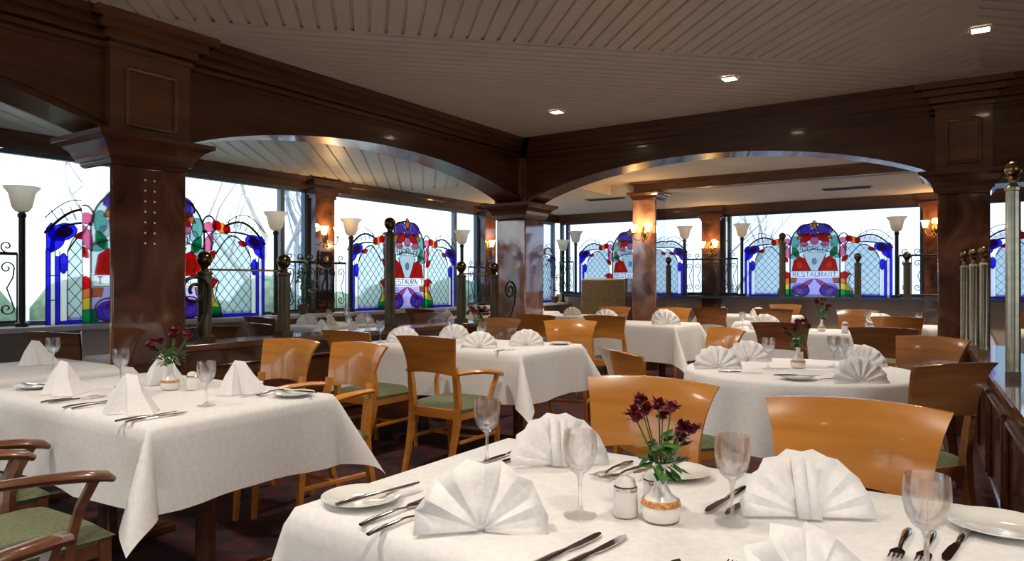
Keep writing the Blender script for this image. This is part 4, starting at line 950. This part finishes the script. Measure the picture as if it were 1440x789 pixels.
chair(-.75, 8.0, 88, 'orange chair at the right table of the far bay', group='far bay chairs'); chair(-1.35, 9.75, -90, 'dark topped chair at the far wall under the right lattice', 'maple_shaded', group='far bay chairs')
put(fanC, -.95, 8.6, CF, 'fan napkin on the right table of the far bay', 'fan napkins of the far bay', scale=(1.2, 1, 1)); put(G, -1.08, 8.5, 0, 'left wine glass on the right table of the far bay', 'wine glasses of the far bay'); put(G, -.6, 8.5, 0, 'right wine glass on the right table of the far bay', 'wine glasses of the far bay'); put(pyr, -.3, 8.55, 30, 'pyramid napkin on the right table of the far bay', 'fan napkins of the far bay')
table(-3.55, -2.25, 10.15, 10.95, 'dining table farthest back below the far windows', 'white tablecloth farthest back below the far windows', seed=34)
chair(-3.15, 9.55, 90, 'brown chair from behind below the far pilaster', 'maple_shaded', group='far bay chairs'); chair(-2.3, 9.5, 90, 'brown chair from behind below the left lattice of the far screen', 'maple_shaded', group='far bay chairs'); chair(-2.6, 11.5, -90, 'chair against the far wall below the tall dark post', 'maple_shaded', group='far bay chairs')
put(fanC, -2.7, 10.35, CF, 'fan napkin on the table farthest back', 'fan napkins of the far bay'); put(G, -3.2, 10.3, 0, 'wine glass on the table farthest back', 'wine glasses of the far bay')
table(-2.55, -2.15, 8.65, 9.05, 'small side table with long cloth left of the brown chair', 'long white cloth on the small side table', seed=35, over=.4)
# table seen beyond the half wall at right
table(.25, 1.4, 8.2, 9.0, 'dining table beyond the right half wall', 'white tablecloth beyond the right half wall', seed=36); chair(.45, 9.6, -90, 'chair beyond the right half wall', 'maple_shaded', group='far bay chairs')
# banquette
o = empty('banquette', (-5.05, 10.15, 0)); tag(o, 'high backed olive brown banquette left of the sconce column', 'bench')
MB().box((0, .22, .62), (1.0, .12, 1.36)).build('backrest', M['banq'], o, bevel=.03)
MB().box((0, -.1, .36), (1.0, .55, .16)).build('seat', M['banq'], o, bevel=.04); MB().box((0, -.05, .14), (.96, .5, .28)).build('plinth', M['mahogany'], o)
MB().box((.52, 0, .62), (.05, .62, 1.36)).build('end_panel', M['mahogany'], o, bevel=.01)
q = MB()
for i in range(15): q.sphere((-.46 + i * .066, .155, .96), .012, 8)
q.build('studs', M['brass'], o)
table(-5.7, -4.75, 8.75, 9.4, 'small table in front of the banquette', 'white tablecloth in front of the banquette', seed=37)
chair(-5.15, 7.95, 88, 'dark chair with its back to the camera right of the salmon column', 'maple_dark', group='far bay chairs')
put(fanC, -4.95, 8.95, CF, 'fan napkin before the banquette', 'fan napkins of the far bay')

# ------------------------------------------------------------------ ceiling fittings
def downlight():
    o = empty('downlight'); e = MB()
    for s in (-1, 1): e.box((s * .055, 0, -.006), (.012, .12, .012)); e.box((0, s * .055, -.006), (.12, .012, .012))
    e.build('frame', M['china'], o); q = MB(); q.box((0, 0, -.002), (.1, .1, .006)); q.build('lens', M['lens'], o); return tag(o, None, 'ceiling light', 'square ceiling downlights')
D = downlight()
DL = [((-3.37, 5.79), 'square downlight nearest the corner of the two arched beams'), ((-1.69, 5.6), 'square downlight in the middle of the boarded ceiling'), ((-.04, 5.0+.4), 'square downlight at the right edge of the boarded ceiling')]
for (x, y), n in DL: place(D, (x, y, ZC - .002), R(0), n)
EXTRA = [(-3.3, 3.3), (-1.6, 3.0), (-1.6, .6), (0.2, .4), (-3.2, .5), (1.4, 2.4), (-.2, -1.6), (-2.4, -1.8), (1.8, -.6)]  # unseen downlights added to fill light from the camera side
for x, y in [d[0] for d in DL] + EXTRA:
    l = bpy.data.lights.new('downlight_beam', 'SPOT'); l.energy = 90; l.color = (1, .90, .78); l.spot_size = R(130); l.spot_blend = .9; l.shadow_soft_size = .12
    lo = bpy.data.objects.new('downlight_beam', l); C.objects.link(lo); lo.location = (x, y, ZC - .05)
for i, (x, y) in enumerate(EXTRA): 
    if i > 1: place(D, (x, y, ZC - .002), 0, 'added fill downlight out of view above the camera side')
for x, y, z in ((-2.5, 8.3, 2.66), (-1.0, 8.3, 2.66), (-2.4, 10.8, 2.5), (-.6, 10.6, 2.5), (-5.6, 10.4, 2.5)):
    l = bpy.data.lights.new('bay_beam', 'SPOT'); l.energy = 100; l.color = (1, .86, .7); l.spot_size = R(140); l.spot_blend = .9; l.shadow_soft_size = .1
    lo = bpy.data.objects.new('bay_beam', l); C.objects.link(lo); lo.location = (x, y, z - .05)
for x, y, n in ((-1.6, 10.6, 'long ceiling vent above the far screen'), (-4.9, 9.9, 'ceiling vent left of the sconce column')):
    o = empty('ceiling_vent', (x, y, 2.53)); tag(o, n, 'vent'); MB().box((0, 0, -.006), (.62, .16, .012)).build('frame', M['mullion'], o)
    q = MB()
    for i in range(6): q.box((0, -.06 + i * .024, -.014), (.58, .006, .01))
    q.build('slats', M['black'], o)

# ------------------------------------------------------------------ outside
struct(MB().bb(-60, 60, -60, 80, -.6, -.5).build('ground', M['ground']), 'pale paving outside')
def tree(x, y, h, seed, label):
    rn = random.Random(seed); e = MB()
    def br(p, d, L, r, dep):
        pts = [p]; q = p
        for i in range(4):
            d = (d + Vector((rn.uniform(-.25, .25), rn.uniform(-.25, .25), rn.uniform(-.05, .2)))).normalized(); q = q + d * L / 4; pts.append(q)
        e.tube(pts, [r * (1 - .15 * i) for i in range(5)], 5)
        if dep > 0:
            for k in range(3 if dep > 1 else 4):
                s = pts[rn.randint(2, 4)]; a = rn.uniform(0, 6.28); br(s, (d + Vector((math.cos(a), math.sin(a), rn.uniform(0, .6))) * .9).normalized(), L * .68, r * .5, dep - 1)
    br(Vector((0, 0, 0)), Vector((0, 0, 1)), h * .42, h * .018, 4)
    tag(e.build('bare_tree', M['bark'], loc=(x, y, -.5)), label, 'tree', 'bare trees outside')
tree(-12.5, 9.3, 7, 1, 'bare branching tree outside behind the screen of the tall post'); tree(-11.5, 5.2, 6, 2, 'bare tree outside left window, right of the brown column'); tree(-12, 2.0, 7, 5, 'bare tree outside at far left')
tree(-5.2, 18.5, 6, 4, 'bare tree outside the far windows'); tree(-16, 13, 8, 8, 'bare tree farther back outside the left windows')
def hedge(x0, x1, y0, y1, h, label):
    e = MB(); rn = random.Random(int(h * 100)); along_y = (y1 - y0) > (x1 - x0); L = max(x1 - x0, y1 - y0); n = int(L / .5)
    for i in range(n):
        for k in range(3):
            a = (i + rn.random()) / n; p = (x0 + (x1 - x0) * (rn.random() if along_y else a), y0 + (y1 - y0) * (a if along_y else rn.random()), rn.uniform(0, h) - .5); e.sphere(p, rn.uniform(.4, .75), 8)
    tag(e.build('hedge', M['hedge'], None, 80), label, 'hedge', kind='stuff')
hedge(-10.6, -9.8, -4, 13.5, 1.3, 'green hedge outside the left windows'); hedge(-9, 5, 15.5, 16.2, .9, 'green hedge outside the far windows')

# ------------------------------------------------------------------ light
w = bpy.data.worlds.new('sky'); bpy.context.scene.world = w; w.use_nodes = True
N, L = w.node_tree.nodes, w.node_tree.links; bg = N['Background']; bg.inputs['Color'].default_value = (.90, .95, 1, 1); bg.inputs['Strength'].default_value = 2.0
def portal(loc, rot, sx, sy):
    l = bpy.data.lights.new('portal', 'AREA'); l.shape = 'RECTANGLE'; l.size = sx; l.size_y = sy; l.cycles.is_portal = True
    o = bpy.data.objects.new('portal', l); C.objects.link(o); o.location = loc; o.rotation_euler = rot
portal((XL - .15, 4.0, 1.63), (0, R(-90), 0), 1.6, 16); portal((-2, YF + .15, 1.7), (R(-90), 0, 0), 10, 1.5)
portal((-1.5, YB - .15, 1.5), (R(90), 0, 0), 11, 2.0); portal((XR + .15, -1.2, 1.5), (0, R(90), 0), 2.1, 5)
sc = bpy.context.scene
sc.view_settings.view_transform = 'Standard'; sc.view_settings.look = 'None'; sc.view_settings.gamma = 1; sc.view_settings.use_curve_mapping = False; sc.view_settings.exposure = .2
for o in list(C.objects):      # unused prototypes
    if o.parent is None and o.location.length == 0 and o.get('category') and not o.get('label'):
        for k in [x for x in C.objects if x.parent == o]: bpy.data.objects.remove(k)
        bpy.data.objects.remove(o)
